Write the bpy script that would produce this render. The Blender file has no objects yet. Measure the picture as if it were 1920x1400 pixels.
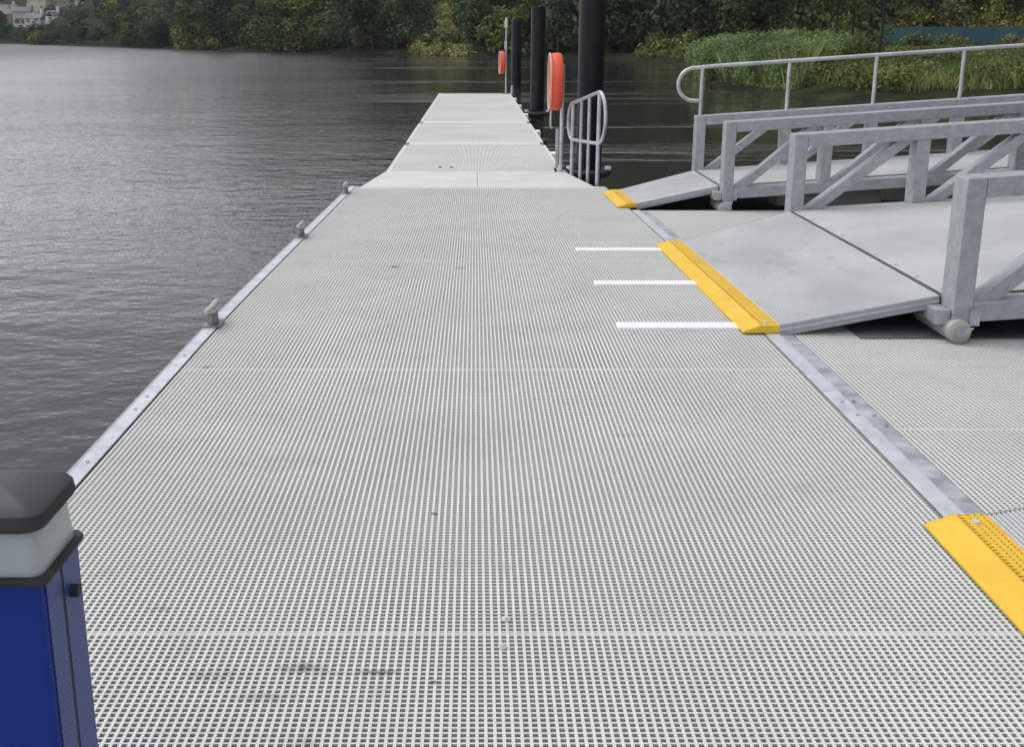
import bpy, math, random
import numpy as np
from mathutils import Vector
R = math.radians
random.seed(7)
rng = np.random.default_rng(7)
scn = bpy.context.scene
COL = scn.collection

# ------------------------------------------------------------------ camera, world, sun, exposure
cam_d = bpy.data.cameras.new("camera")
cam = bpy.data.objects.new("camera", cam_d)
COL.objects.link(cam)
cam.location = (0, 0, 1.487)
cam.rotation_euler = (R(90 - 16.087), 0, 0)
cam_d.sensor_width = 36
cam_d.lens = 2195 / 1920 * 36
cam_d.shift_x = 70 / 1920
cam_d.clip_start = 0.05
cam_d.clip_end = 4000
scn.camera = cam

world = bpy.data.worlds.new("World")
scn.world = world
world.use_nodes = True
wn, wl = world.node_tree.nodes, world.node_tree.links
bg = wn["Background"]
sky = wn.new("ShaderNodeTexSky")
sky.sky_type = 'NISHITA'
sky.sun_disc = False
sky.sun_elevation = R(48)
sky.sun_rotation = R(-60)
sky.air_density = 1.0
sky.dust_density = 3.0
hsv = wn.new("ShaderNodeHueSaturation")
hsv.inputs["Saturation"].default_value = 0.22
wmix = wn.new("ShaderNodeMix")
wmix.data_type = 'RGBA'
wmix.inputs[0].default_value = 0.75
wtc = wn.new("ShaderNodeTexCoord")
wsx = wn.new("ShaderNodeSeparateXYZ")
wl.new(wtc.outputs["Generated"], wsx.inputs[0])
wrp = wn.new("ShaderNodeValToRGB")                       # overcast gradient by height, shaped to set the brightness of the water
cr = wrp.color_ramp
cr.interpolation = 'EASE'
for pos, v in ((0.0, 2.7), (0.06, 2.0), (0.13, 0.90), (0.30, 0.54), (0.62, 0.98), (1.0, 1.4)):
    e = cr.elements.new(pos) if pos not in (0.0, 1.0) else (cr.elements[0] if pos == 0.0 else cr.elements[-1])
    e.color = (v * 9.3 / 20, v * 9.22 / 20, v * 9.7 / 20, 1)
wl.new(wsx.outputs[2], wrp.inputs[0])
waz = wn.new("ShaderNodeMath"); waz.operation = 'MULTIPLY_ADD'   # brighter towards the open river
wl.new(wsx.outputs[0], waz.inputs[0]); waz.inputs[1].default_value = -8.0; waz.inputs[2].default_value = 18.5
wsc = wn.new("ShaderNodeVectorMath"); wsc.operation = 'SCALE'
wl.new(wrp.outputs[0], wsc.inputs[0]); wl.new(waz.outputs[0], wsc.inputs["Scale"])
wl.new(wsc.outputs[0], wmix.inputs[7])
wl.new(sky.outputs[0], hsv.inputs["Color"])
wl.new(hsv.outputs[0], wmix.inputs[6])
wl.new(wmix.outputs[2], bg.inputs[0])
bg.inputs[1].default_value = 0.12

sun_d = bpy.data.lights.new("sun", 'SUN')
sun_d.energy = 0.9
sun_d.angle = R(18)
sun_d.color = (1, 0.97, 0.93)
sun = bpy.data.objects.new("sun", sun_d)
COL.objects.link(sun)
az, el = R(-60), R(48)                      # high, from the left beyond the dock
sd = Vector((math.sin(az) * math.cos(el), math.cos(az) * math.cos(el), math.sin(el)))
sun.rotation_euler = sd.to_track_quat('Z', 'Y').to_euler()
sun.location = (-20, 10, 30)

scn.view_settings.view_transform = 'Standard'
scn.view_settings.look = 'None'
scn.view_settings.exposure = 0.0
scn.view_settings.gamma = 1
scn.cycles.max_bounces = 6
scn.cycles.transparent_max_bounces = 8
scn.cycles.volume_bounces = 0


# ------------------------------------------------------------------ materials
def mat(name, col, col2=None, scale=6.0, rough=0.6, metal=0.0, bump=0.0, bscale=60.0,
        spec=0.5, stretch=(1, 1, 1), detail=6, lo=0.35, hi=0.65, dirt=None, dirt_amt=0.0, dscale=3.0, island=0.0,
        trans=0.0, rvar=0.0, spots=None):
    m = bpy.data.materials.new(name)
    m.use_nodes = True
    nt = m.node_tree
    n, l = nt.nodes, nt.links
    b = n["Principled BSDF"]
    b.inputs["Base Color"].default_value = (*col, 1)
    b.inputs["Roughness"].default_value = rough
    b.inputs["Metallic"].default_value = metal
    b.inputs["Specular IOR Level"].default_value = spec
    tc = n.new("ShaderNodeTexCoord")
    mp = n.new("ShaderNodeMapping")
    mp.inputs["Scale"].default_value = stretch
    geo = n.new("ShaderNodeNewGeometry")
    l.new(geo.outputs["Position"], mp.inputs[0])
    cur = None
    if col2:
        nz = n.new("ShaderNodeTexNoise")
        nz.inputs["Scale"].default_value = scale
        nz.inputs["Detail"].default_value = detail
        l.new(mp.outputs[0], nz.inputs["Vector"])
        rp = n.new("ShaderNodeValToRGB")
        rp.color_ramp.elements[0].position = lo
        rp.color_ramp.elements[1].position = hi
        rp.color_ramp.elements[0].color = (*col, 1)
        rp.color_ramp.elements[1].color = (*col2, 1)
        l.new(nz.outputs[0], rp.inputs[0])
        cur = rp.outputs[0]
        if rvar:
            mr = n.new("ShaderNodeMapRange")
            mr.inputs[3].default_value = rough - rvar
            mr.inputs[4].default_value = rough + rvar
            l.new(nz.outputs[0], mr.inputs[0])
            l.new(mr.outputs[0], b.inputs["Roughness"])
    if dirt:
        nd = n.new("ShaderNodeTexNoise")
        nd.inputs["Scale"].default_value = dscale
        nd.inputs["Detail"].default_value = 8
        nd.inputs["Roughness"].default_value = 0.7
        l.new(mp.outputs[0], nd.inputs["Vector"])
        rd = n.new("ShaderNodeValToRGB")
        rd.color_ramp.elements[0].position = 0.56
        rd.color_ramp.elements[1].position = 0.74
        rd.color_ramp.elements[0].color = (0, 0, 0, 1)
        rd.color_ramp.elements[1].color = (dirt_amt,) * 3 + (1,)
        l.new(nd.outputs[0], rd.inputs[0])
        mx = n.new("ShaderNodeMix")
        mx.data_type = 'RGBA'
        l.new(rd.outputs[0], mx.inputs[0])
        if cur:
            l.new(cur, mx.inputs[6])
        else:
            mx.inputs[6].default_value = (*col, 1)
        mx.inputs[7].default_value = (*dirt, 1)
        cur = mx.outputs[2]
    if spots:
        sxyz = n.new("ShaderNodeSeparateXYZ")
        l.new(geo.outputs["Position"], sxyz.inputs[0])
        ns_ = n.new("ShaderNodeTexNoise")
        ns_.inputs["Scale"].default_value = 22
        ns_.inputs["Detail"].default_value = 4
        l.new(geo.outputs["Position"], ns_.inputs["Vector"])
        acc = None

        def mm(op, a, b_=None):
            k = n.new("ShaderNodeMath"); k.operation = op
            for i_, q in enumerate((a, b_)):
                if q is None: continue
                if isinstance(q, (int, float)): k.inputs[i_].default_value = q
                else: l.new(q, k.inputs[i_])
            return k.outputs[0]
        for (px_, py_, rx_, ry_, amt_) in spots:
            ux = mm('DIVIDE', mm('SUBTRACT', sxyz.outputs[0], px_), rx_)
            uy = mm('DIVIDE', mm('SUBTRACT', sxyz.outputs[1], py_), ry_)
            dd = mm('SUBTRACT', 1.0, mm('ADD', mm('MULTIPLY', ux, ux), mm('MULTIPLY', uy, uy)))
            dd = mm('MULTIPLY', mm('MAXIMUM', dd, 0.0), amt_ * 0.62)
            acc = dd if acc is None else mm('MAXIMUM', acc, dd)
        nf = n.new("ShaderNodeMapRange")
        nf.inputs[1].default_value = 0.40; nf.inputs[2].default_value = 0.58
        l.new(ns_.outputs[0], nf.inputs[0])
        acc = mm('MULTIPLY', acc, mm('MULTIPLY_ADD' if False else 'ADD', mm('MULTIPLY', nf.outputs[0], 0.8), 0.2))
        acc = mm('MINIMUM', acc, 0.85)
        mx3 = n.new("ShaderNodeMix"); mx3.data_type = 'RGBA'
        l.new(acc, mx3.inputs[0])
        if cur: l.new(cur, mx3.inputs[6])
        else: mx3.inputs[6].default_value = (*col, 1)
        mx3.inputs[7].default_value = (0.14, 0.115, 0.085, 1)
        cur = mx3.outputs[2]
    if island:
        hs = n.new("ShaderNodeHueSaturation")
        mr2 = n.new("ShaderNodeMapRange")
        mr2.inputs[3].default_value = 1 - island
        mr2.inputs[4].default_value = 1 + island
        l.new(geo.outputs["Random Per Island"], mr2.inputs[0])
        l.new(mr2.outputs[0], hs.inputs["Value"])
        if cur:
            l.new(cur, hs.inputs["Color"])
        else:
            hs.inputs["Color"].default_value = (*col, 1)
        cur = hs.outputs[0]
    if cur:
        l.new(cur, b.inputs["Base Color"])
    if bump:
        nb = n.new("ShaderNodeTexNoise")
        nb.inputs["Scale"].default_value = bscale
        nb.inputs["Detail"].default_value = 3
        l.new(mp.outputs[0], nb.inputs["Vector"])
        bp = n.new("ShaderNodeBump")
        bp.inputs["Strength"].default_value = bump
        bp.inputs["Distance"].default_value = 0.01
        l.new(nb.outputs[0], bp.inputs["Height"])
        l.new(bp.outputs[0], b.inputs["Normal"])
    if trans:
        b.inputs["Subsurface Weight"].default_value = 0.0
        tr = n.new("ShaderNodeBsdfTranslucent")
        if cur:
            l.new(cur, tr.inputs[0])
        ms = n.new("ShaderNodeMixShader")
        ms.inputs[0].default_value = trans
        out = n["Material Output"]
        l.new(b.outputs[0], ms.inputs[1])
        l.new(tr.outputs[0], ms.inputs[2])
        l.new(ms.outputs[0], out.inputs[0])
    return m


M = {}
SPOTS = [(-0.42, 2.555, 0.07, 0.035, 1.3), (-0.35, 2.53, 0.04, 0.02, 1.0), (-0.24, 2.535, 0.08, 0.02, 1.3), (-0.62, 2.52, 0.09, 0.04, 0.6), (-0.48, 2.42, 0.10, 0.03, 0.6),
         (-0.38, 2.24, 0.06, 0.03, 0.9), (-0.85, 2.86, 0.035, 0.02, 1.0), (-0.099, 2.49, 0.011, 0.010, 3.0), (-0.131, 3.52, 0.012, 0.015, 2.5), (0.622, 2.97, 0.016, 0.014, 2.0),
         (-0.55, 7.95, 0.05, 0.05, 1.6), (0.6, 4.3, 0.10, 0.03, 0.4), (-1.25, 5.27, 0.03, 0.03, 1.5), (-0.1, 7.9, 0.05, 0.04, 1.0), (0.3, 6.0, 0.4, 0.15, 0.25), (-0.7, 4.0, 0.3, 0.1, 0.25)]
M['grp'] = mat('grp_grating', (0.61, 0.628, 0.605), (0.685, 0.70, 0.68), scale=1.3, rough=0.75, dirt=(0.22, 0.2, 0.17), dirt_amt=0.35, dscale=5.0, spots=SPOTS)
M['grp_flap'] = mat('grp_flap', (0.45, 0.465, 0.475), (0.56, 0.575, 0.585), scale=2.2, rough=0.75, dirt=(0.24, 0.24, 0.24), dirt_amt=0.5, dscale=3.5, stretch=(1, .5, 1))
M['grp_grey'] = mat('grp_ramp', (0.50, 0.51, 0.50), (0.60, 0.61, 0.60), scale=1.6, rough=0.75, dirt=(0.3, 0.3, 0.3), dirt_amt=0.3, dscale=4.0)
M['flank_shade'] = mat('grating_flank_shade', (0.43, 0.435, 0.42), rough=0.8)  # darker bar flanks: shade inside the mesh holes put into the colour
M['flank_shade_yellow'] = mat('grating_flank_shade_yellow', (0.55, 0.30, 0.025), rough=0.8)
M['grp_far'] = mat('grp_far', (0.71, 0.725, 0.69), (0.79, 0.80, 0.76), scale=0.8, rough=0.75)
M['grp_rim'] = mat('grp_rim', (0.58, 0.595, 0.57), (0.64, 0.65, 0.625), scale=2, rough=0.75)
M['grp_cross'] = mat('grp_cross', (0.59, 0.605, 0.585), (0.665, 0.678, 0.655), scale=2.0, rough=0.8, spots=SPOTS)
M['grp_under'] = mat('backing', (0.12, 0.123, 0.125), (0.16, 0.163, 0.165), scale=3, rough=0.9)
M['fine'] = mat('fine_backing', (0.42, 0.435, 0.44), (0.5, 0.51, 0.515), scale=3, rough=0.9)
M['sheet'] = mat('deck_sheet', (0.60, 0.61, 0.60), (0.67, 0.68, 0.67), scale=2.2, rough=0.7, bump=0.3, bscale=220, dirt=(0.35, 0.33, 0.3), dirt_amt=0.3, dscale=2.5)
M['galv'] = mat('galvanised', (0.335, 0.37, 0.395), (0.425, 0.46, 0.485), scale=18, rough=0.5, metal=0.4, bump=0.12, bscale=90, dirt=(0.26, 0.285, 0.31), dirt_amt=0.35, dscale=4, rvar=0.12)
M['galv_bright'] = mat('galvanised_bright', (0.53, 0.56, 0.61), (0.67, 0.70, 0.75), scale=9, rough=0.45, metal=0.35, dirt=(0.30, 0.32, 0.35), dirt_amt=0.8, dscale=12, rvar=0.1)
M['galv_stain'] = mat('galvanised_stained', (0.30, 0.33, 0.365), (0.54, 0.575, 0.62), scale=8, rough=0.5, metal=0.35, dirt=(0.15, 0.165, 0.18), dirt_amt=0.9, dscale=9, rvar=0.1)
M['rail'] = mat('rail_steel', (0.42, 0.45, 0.47), (0.56, 0.59, 0.61), scale=7, rough=0.4, metal=0.5)
M['yellow'] = mat('yellow_grp', (0.75, 0.47, 0.026), (0.80, 0.52, 0.04), scale=5, rough=0.55, dirt=(0.55, 0.33, 0.05), dirt_amt=0.6, dscale=14)
M['white'] = mat('white_plastic', (0.86, 0.86, 0.89), (0.92, 0.92, 0.94), scale=5, rough=0.5)
M['rubber'] = mat('black_rubber', (0.018, 0.019, 0.021), (0.035, 0.036, 0.038), scale=8, rough=0.7)
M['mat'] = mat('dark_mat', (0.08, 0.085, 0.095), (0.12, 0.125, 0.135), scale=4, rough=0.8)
M['pile'] = mat('pile_black', (0.003, 0.004, 0.007), (0.008, 0.009, 0.012), scale=3, rough=0.42, spec=0.25, stretch=(1, 1, 0.3))
M['pile_low'] = mat('pile_weathered', (0.09, 0.092, 0.09), (0.015, 0.016, 0.018), scale=9, rough=0.8)
M['orange'] = mat('ring_orange', (0.80, 0.085, 0.035), (0.86, 0.12, 0.06), scale=5, rough=0.5)
M['rope'] = mat('rope', (0.62, 0.55, 0.5), rough=0.9)
M['nylon'] = mat('nylon_roller', (0.36, 0.36, 0.34), (0.46, 0.46, 0.44), scale=14, rough=0.6)
M['blue'] = mat('blue_paint', (0.004, 0.028, 0.24), (0.005, 0.031, 0.26), scale=6, rough=0.35, spec=0.25)
M['lid'] = mat('lid_black', (0.038, 0.037, 0.040), (0.044, 0.043, 0.045), scale=3, rough=0.45)
M['diffuser'] = mat('diffuser', (0.40, 0.445, 0.49), rough=0.25)
M['drum'] = mat('drum_grey', (0.62, 0.63, 0.6), (0.72, 0.73, 0.7), scale=3, rough=0.7)
M['float'] = mat('float_grey', (0.30, 0.31, 0.31), (0.4, 0.41, 0.4), scale=3, rough=0.8)
M['cleat'] = mat('cleat_steel', (0.17, 0.175, 0.185), (0.30, 0.30, 0.31), scale=20, rough=0.4, metal=0.8)
M['cleat_top'] = mat('cleat_pale_steel', (0.40, 0.40, 0.40), (0.55, 0.54, 0.53), scale=18, rough=0.35, metal=0.6)  # horn steel, paler than base plate and stem
M['bark'] = mat('bark', (0.025, 0.022, 0.018), (0.06, 0.05, 0.04), scale=8, rough=0.95)
M['teal'] = mat('teal_fence', (0.03, 0.105, 0.135), (0.04, 0.13, 0.15), scale=0.6, rough=0.6, stretch=(1, 1, 0.2))
M['render'] = mat('cream_render', (0.50, 0.46, 0.36), (0.58, 0.53, 0.43), scale=0.3, rough=0.9)
M['render2'] = mat('white_render', (0.58, 0.59, 0.58), (0.66, 0.66, 0.66), scale=0.3, rough=0.9)
M['render3'] = mat('buff_render', (0.32, 0.26, 0.21), (0.4, 0.34, 0.28), scale=0.3, rough=0.9)
M['slate'] = mat('slate_roof', (0.14, 0.14, 0.155), (0.2, 0.2, 0.215), scale=0.5, rough=0.8)
M['tile'] = mat('brown_roof', (0.13, 0.09, 0.08), (0.18, 0.13, 0.11), scale=0.5, rough=0.8)
M['glass'] = mat('window_glass', (0.02, 0.024, 0.03), rough=0.1)
M['lamp'] = mat('lamp_white', (0.55, 0.58, 0.6), rough=0.4)


def leaf(name, a, b, sc=0.16):
    a = tuple(q * 0.72 for q in a)
    b = tuple(q * 1.55 for q in b)
    return mat(name, a, b, scale=sc, rough=0.8, spec=0.06, detail=4, lo=0.36, hi=0.66, island=0.22, trans=0.15)


M['leaf_dark'] = leaf('leaf_dark', (0.036, 0.060, 0.026), (0.080, 0.112, 0.042))
M['leaf_mid'] = leaf('leaf_mid', (0.048, 0.082, 0.028), (0.105, 0.148, 0.046))
M['leaf_cool'] = leaf('leaf_cool', (0.036, 0.058, 0.036), (0.075, 0.104, 0.056))
M['leaf_olive'] = leaf('leaf_olive', (0.085, 0.10, 0.035), (0.16, 0.165, 0.06), 0.5)
M['leaf_yellow'] = leaf('leaf_yellow', (0.10, 0.13, 0.03), (0.21, 0.21, 0.045), 0.8)
M['leaf_scrub'] = leaf('leaf_scrub', (0.20, 0.21, 0.08), (0.26, 0.26, 0.11), 0.3)
M['reed'] = leaf('reed_green', (0.12, 0.195, 0.075), (0.19, 0.255, 0.10), 0.35)
M['grass'] = leaf('grass_green', (0.085, 0.15, 0.045), (0.17, 0.185, 0.07), 0.35)


# ------------------------------------------------------------------ helpers
def tag(o, label=None, cat=None, group=None, kind=None):
    if label: o['label'] = label
    if cat: o['category'] = cat
    if group: o['group'] = group
    if kind: o['kind'] = kind
    return o


def root(name, loc, label, cat, group=None):
    o = bpy.data.objects.new(name, None)
    o.empty_display_size = 0.2
    COL.objects.link(o)
    o.location = loc
    return tag(o, label, cat, group)


def wloc(o):
    v = Vector((0, 0, 0))
    while o is not None:
        v += o.location
        o = o.parent
    return v


class MB:
    """collects geometry in world coordinates, links it as ONE mesh object"""
    def __init__(self):
        self.v, self.f, self.n, self.mi = [], [], 0, []

    def add(self, verts, faces):
        verts = np.asarray(verts, float).reshape(-1, 3)
        self.v.append(verts)
        self.f.extend([tuple(int(i) + self.n for i in q) for q in faces])
        self.n += len(verts)

    def hexa(self, p):      # 8 corners: bottom ring 0-3, top ring 4-7
        self.add(p, [(0, 3, 2, 1), (4, 5, 6, 7), (0, 1, 5, 4), (1, 2, 6, 5), (2, 3, 7, 6), (3, 0, 4, 7)])
        return self

    def box(self, x0, x1, y0, y1, z0, z1):
        return self.hexa([(x0, y0, z0), (x1, y0, z0), (x1, y1, z0), (x0, y1, z0), (x0, y0, z1), (x1, y0, z1), (x1, y1, z1), (x0, y1, z1)])

    def slopebox(self, x0, x1, y0, y1, za, zb, h, ny=None):
        """box along x whose top runs from za to zb"""
        return self.hexa([(x0, y0, za - h), (x1, y0, zb - h), (x1, y1, zb - h), (x0, y1, za - h), (x0, y0, za), (x1, y0, zb), (x1, y1, zb), (x0, y1, za)])

    def ybox(self, x0, x1, ys, zf, top, bot):
        """long box along y following the height profile zf"""
        n = len(ys)
        v = []
        for y in ys:
            z = zf(y)
            v += [(x0, y, z + bot), (x1, y, z + bot), (x1, y, z + top), (x0, y, z + top)]
        f = [(0, 1, 2, 3), tuple(4 * (n - 1) + k for k in (3, 2, 1, 0))]
        for i in range(n - 1):
            a = 4 * i
            for k in range(4):
                f.append((a + k, a + 4 + k, a + 4 + (k + 1) % 4, a + (k + 1) % 4))
        self.add(v, f)
        return self

    def tube(self, pts, r, seg=12, cap=True):
        pts = [Vector(p) for p in pts]
        rs = r if isinstance(r, (list, tuple)) else [r] * len(pts)
        t0 = (pts[1] - pts[0]).normalized()
        up = Vector((0, 0, 1)) if abs(t0.z) < 0.9 else Vector((0, 1, 0))
        nrm = (up - t0 * up.dot(t0)).normalized()
        v = []
        for i, p in enumerate(pts):
            if i == 0: t = t0
            elif i == len(pts) - 1: t = (pts[i] - pts[i - 1]).normalized()
            else: t = ((pts[i] - pts[i - 1]).normalized() + (pts[i + 1] - pts[i]).normalized()).normalized()
            nrm = (nrm - t * nrm.dot(t)).normalized()
            bn = t.cross(nrm)
            for k in range(seg):
                a = 2 * math.pi * k / seg
                q = p + (nrm * math.cos(a) + bn * math.sin(a)) * rs[i]
                v.append(tuple(q))
        f = []
        for i in range(len(pts) - 1):
            for k in range(seg):
                a, b = i * seg + k, i * seg + (k + 1) % seg
                f.append((a, b, b + seg, a + seg))
        if cap:
            f.append(tuple(range(seg - 1, -1, -1)))
            m = (len(pts) - 1) * seg
            f.append(tuple(range(m, m + seg)))
        self.add(v, f)
        return self

    def prism(self, prof, y0, y1, off0=(0, 0), off1=(0, 0)):
        """x-z profile extruded along y"""
        n = len(prof)
        v = [(x + off0[0], y0, z + off0[1]) for x, z in prof] + [(x + off1[0], y1, z + off1[1]) for x, z in prof]
        f = [tuple(range(n)), tuple(range(2 * n - 1, n - 1, -1))]
        for i in range(n):
            j = (i + 1) % n
            f.append((i, i + n, j + n, j))
        self.add(v, f)
        return self

    def build(self, name, m, parent=None, smooth=False, bevel=0.0):
        v = np.concatenate(self.v)
        if parent is not None:
            v = v - np.array(wloc(parent))
        me = bpy.data.meshes.new(name)
        me.from_pydata(v.tolist(), [], self.f)
        me.update()
        me.materials.append(m)
        if self.mi:      # tops light; flanks below the lip carry the shade of the holes as colour
            me.materials.append(M['flank_shade_yellow'] if m is M['yellow'] else M['flank_shade'])
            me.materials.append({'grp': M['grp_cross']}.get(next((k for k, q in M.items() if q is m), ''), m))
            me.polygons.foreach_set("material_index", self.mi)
        o = bpy.data.objects.new(name, me)
        COL.objects.link(o)
        if parent is not None:
            o.parent = parent
        if smooth:
            me.polygons.foreach_set("use_smooth", [True] * len(me.polygons))
            try:
                me.set_sharp_from_angle(angle=R(35))
            except Exception:
                pass
        if bevel:
            bm = o.modifiers.new("bevel", 'BEVEL')
            bm.width = bevel
            bm.segments = 2
            bm.limit_method = 'ANGLE'
        return o


def quads(name, V, m, parent=None, loc=None):
    """V: (n,4,3) loose quads -> one mesh"""
    V = np.asarray(V, np.float32)
    n = len(V)
    me = bpy.data.meshes.new(name)
    me.vertices.add(n * 4)
    me.vertices.foreach_set("co", V.reshape(-1))
    me.loops.add(n * 4)
    me.loops.foreach_set("vertex_index", np.arange(n * 4, dtype=np.int32))
    me.polygons.add(n)
    me.polygons.foreach_set("loop_start", np.arange(0, n * 4, 4, dtype=np.int32))
    me.update(calc_edges=True)
    me.materials.append(m)
    o = bpy.data.objects.new(name, me)
    COL.objects.link(o)
    if parent is not None: o.parent = parent
    if loc is not None: o.location = loc
    return o


def copy_tree(o, parent=None):
    c = o.copy()
    COL.objects.link(c)
    c.parent = parent
    for ch in list(o.children):
        copy_tree(ch, c)
    return c


def grating(us, vs, ustat, vstat, P, wu=0.0076, wv=0.0058, depth=0.03, lip=0.0055, vdrop=0.0009):
    """open mesh: bars along v at each u in us, bars along u at each v in vs; P(u,v,w) -> world (arrays)"""
    mb = MB()

    def bars(cs, st, along_v, w, drop):
        cs, st = np.asarray(cs, float), np.asarray(st, float)
        nb, ns = len(cs), len(st)
        C, S = np.meshgrid(cs, st, indexing='ij')
        out = []
        prof = ((-0.40, -depth), (0.40, -depth), (0.44, -lip), (0.5, -drop), (-0.5, -drop), (-0.44, -lip))
        for dc, dw in prof:
            c = C + dc * w
            x, y, z = (P(c, S, dw) if along_v else P(S, c, dw))
            out.append(np.stack([x, y, z], -1))
        V = np.stack(out, 2)           # nb, ns, 6, 3
        base = (np.arange(nb) * ns * 6)[:, None]
        f, mi = [], []
        for i in range(ns - 1):
            for k in range(6):
                a, b = 6 * i + k, 6 * i + (k + 1) % 6
                f.append([a, a + 6, b + 6, b] if along_v else [a, b, b + 6, a + 6])
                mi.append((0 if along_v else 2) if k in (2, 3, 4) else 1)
        F = (base[:, :, None] + np.array(f)[None]).reshape(-1, 4)
        mb.add(V.reshape(-1, 3), F.tolist())
        mb.mi.extend(mi * nb)
    bars(us, vstat, True, wu, 0.0)
    bars(vs, ustat, False, wv, vdrop)
    return mb


def zd(y):      # the near pontoons sag a little towards their far end
    return -0.025 * 0.4 * np.log1p(np.exp((np.asarray(y, float) - 6.3) / 0.4))


def zf(y):      # the far pontoons
    return -0.165 - 0.0041 * (np.asarray(y, float) - 14.7)


YS = [-3, 0, 3, 5, 5.6, 6, 6.4, 6.8, 7.2, 8, 9.5, 11.2]
YSL = YS + [12.4, 13.55]

# ------------------------------------------------------------------ water, ground
WL = -0.65
WATER = [(-132, 338), (-82, 253), (-55, 211), (-34, 175), (-20, 158), (-12.4, 149), (-2.3, 130), (6, 120), (13, 111), (15.4, 92),
         (13.6, 74), (11.0, 60), (10.3, 52), (10.8, 47.5), (11.3, 43), (12, 40.7), (13.9, 38.5), (17.2, 37.6), (19.5, 34), (17, 24), (14.5, 15),
         (14, 0), (14, -30), (30, -400), (-1400, -400), (-1400, 1500), (-1300, 1100), (-560, 700), (-215, 470)]
WP = np.array(WATER, float)


def shore_dist(x, y):
    """signed distance to the waterline: + on land"""
    x, y = np.asarray(x, float), np.asarray(y, float)
    d = np.full(x.shape, 1e9)
    inside = np.zeros(x.shape, bool)
    n = len(WP)
    for i in range(n):
        a, b = WP[i], WP[(i + 1) % n]
        e = b - a
        t = np.clip(((x - a[0]) * e[0] + (y - a[1]) * e[1]) / (e @ e), 0, 1)
        d = np.minimum(d, np.hypot(x - a[0] - t * e[0], y - a[1] - t * e[1]))
        if a[1] != b[1]:
            c = ((a[1] > y) != (b[1] > y)) & (x < (b[0] - a[0]) * (y - a[1]) / (b[1] - a[1]) + a[0])
            inside ^= c
    return np.where(inside, -d, d)


def sm(x, a, b):
    t = np.clip((np.asarray(x, float) - a) / (b - a), 0, 1)
    return t * t * (3 - 2 * t)


def wob(x, y, s):
    return (np.sin(x * s + 1.3 * np.sin(y * s * 0.7)) + np.sin(y * s * 1.3 + 2 * np.sin(x * s * 0.6)) + 0.5 * np.sin((x + y) * s * 2.3)) / 2.5


def ground_z(x, y):
    x, y = np.asarray(x, float), np.asarray(y, float)
    d = shore_dist(x, y)
    land = np.clip(d, 0, None)
    h = 0.55 * sm(land, 0, 2.6) + 0.012 * land + 0.12 * wob(x, y, 0.35) * sm(land, 0, 5)
    w = np.clip(sm(y, 112, 160) + sm(x, 60, 120), 0, 1)
    hill = 0.40 * np.clip(land - 6, 0, 190) * w * (1 - 0.6 * sm(-x, 100, 180))
    hill = hill + 2.0 * wob(x, y, 0.03) * sm(land, 15, 60) * w
    return np.where(d > 0, WL - 0.02 + h + hill, WL - 0.02 + np.clip(0.25 * d, -3, 0))


def grid_sheet(name, xs, ys, zfun, m):
    X, Y = np.meshgrid(xs, ys)
    Z = zfun(X, Y)
    me = bpy.data.meshes.new(name)
    nx, ny = len(xs), len(ys)
    V = np.stack([X, Y, Z], -1).reshape(-1, 3).astype(np.float32)
    i = np.arange((ny - 1) * nx).reshape(ny - 1, nx)[:, :-1].reshape(-1)
    F = np.stack([i, i + 1, i + nx + 1, i + nx], -1).astype(np.int32)
    me.vertices.add(len(V)); me.vertices.foreach_set("co", V.reshape(-1))
    me.loops.add(F.size); me.loops.foreach_set("vertex_index", F.reshape(-1))
    me.polygons.add(len(F)); me.polygons.foreach_set("loop_start", np.arange(0, F.size, 4, dtype=np.int32))
    me.update(calc_edges=True)
    me.polygons.foreach_set("use_smooth", [True] * len(F))
    me.materials.append(m)
    o = bpy.data.objects.new(name, me)
    COL.objects.link(o)
    return o


M['ground'] = mat('bank_earth', (0.018, 0.017, 0.011), (0.032, 0.046, 0.020), scale=0.6, rough=0.95, bump=0.5, bscale=6, spec=0.03, dirt=(0.05, 0.07, 0.025), dirt_amt=0.8, dscale=0.3)
xs = np.unique(np.concatenate([np.arange(-1500, -160, 30.), np.arange(-160, -20, 4.), np.arange(-20, 62, 0.8), np.arange(62, 160, 6), np.arange(160, 900, 30.)]))
ys = np.unique(np.concatenate([np.arange(-500, 0, 25.), np.arange(0, 34, 2.), np.arange(34, 135, 0.8), np.arange(135, 380, 4.), np.arange(380, 1500, 25.)]))
tag(grid_sheet('ground', xs, ys, ground_z, M['ground']), kind='structure')

# water
wm = bpy.data.materials.new('river_water')
wm.use_nodes = True
n, l = wm.node_tree.nodes, wm.node_tree.links
b = n["Principled BSDF"]
b.inputs["Base Color"].default_value = (0.026, 0.024, 0.026, 1)
b.inputs["Roughness"].default_value = 0.06
b.inputs["IOR"].default_value = 1.30
geo = n.new("ShaderNodeNewGeometry")


def wnoise(scale, stretch, rot, detail=3, rough=0.5):
    mp = n.new("ShaderNodeMapping")
    mp.inputs["Scale"].default_value = stretch
    mp.inputs["Rotation"].default_value = (0, 0, R(rot))
    l.new(geo.outputs["Position"], mp.inputs[0])
    nz = n.new("ShaderNodeTexNoise")
    nz.inputs["Scale"].default_value = scale
    nz.inputs["Detail"].default_value = detail
    nz.inputs["Roughness"].default_value = rough
    l.new(mp.outputs[0], nz.inputs["Vector"])
    return nz


def mth(op, a, b2=None, c=None):
    k = n.new("ShaderNodeMath")
    k.operation = op
    for i, q in enumerate((a, b2, c)):
        if q is None: continue
        if isinstance(q, (int, float)): k.inputs[i].default_value = q
        else: l.new(q, k.inputs[i])
    return k.outputs[0]


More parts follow.
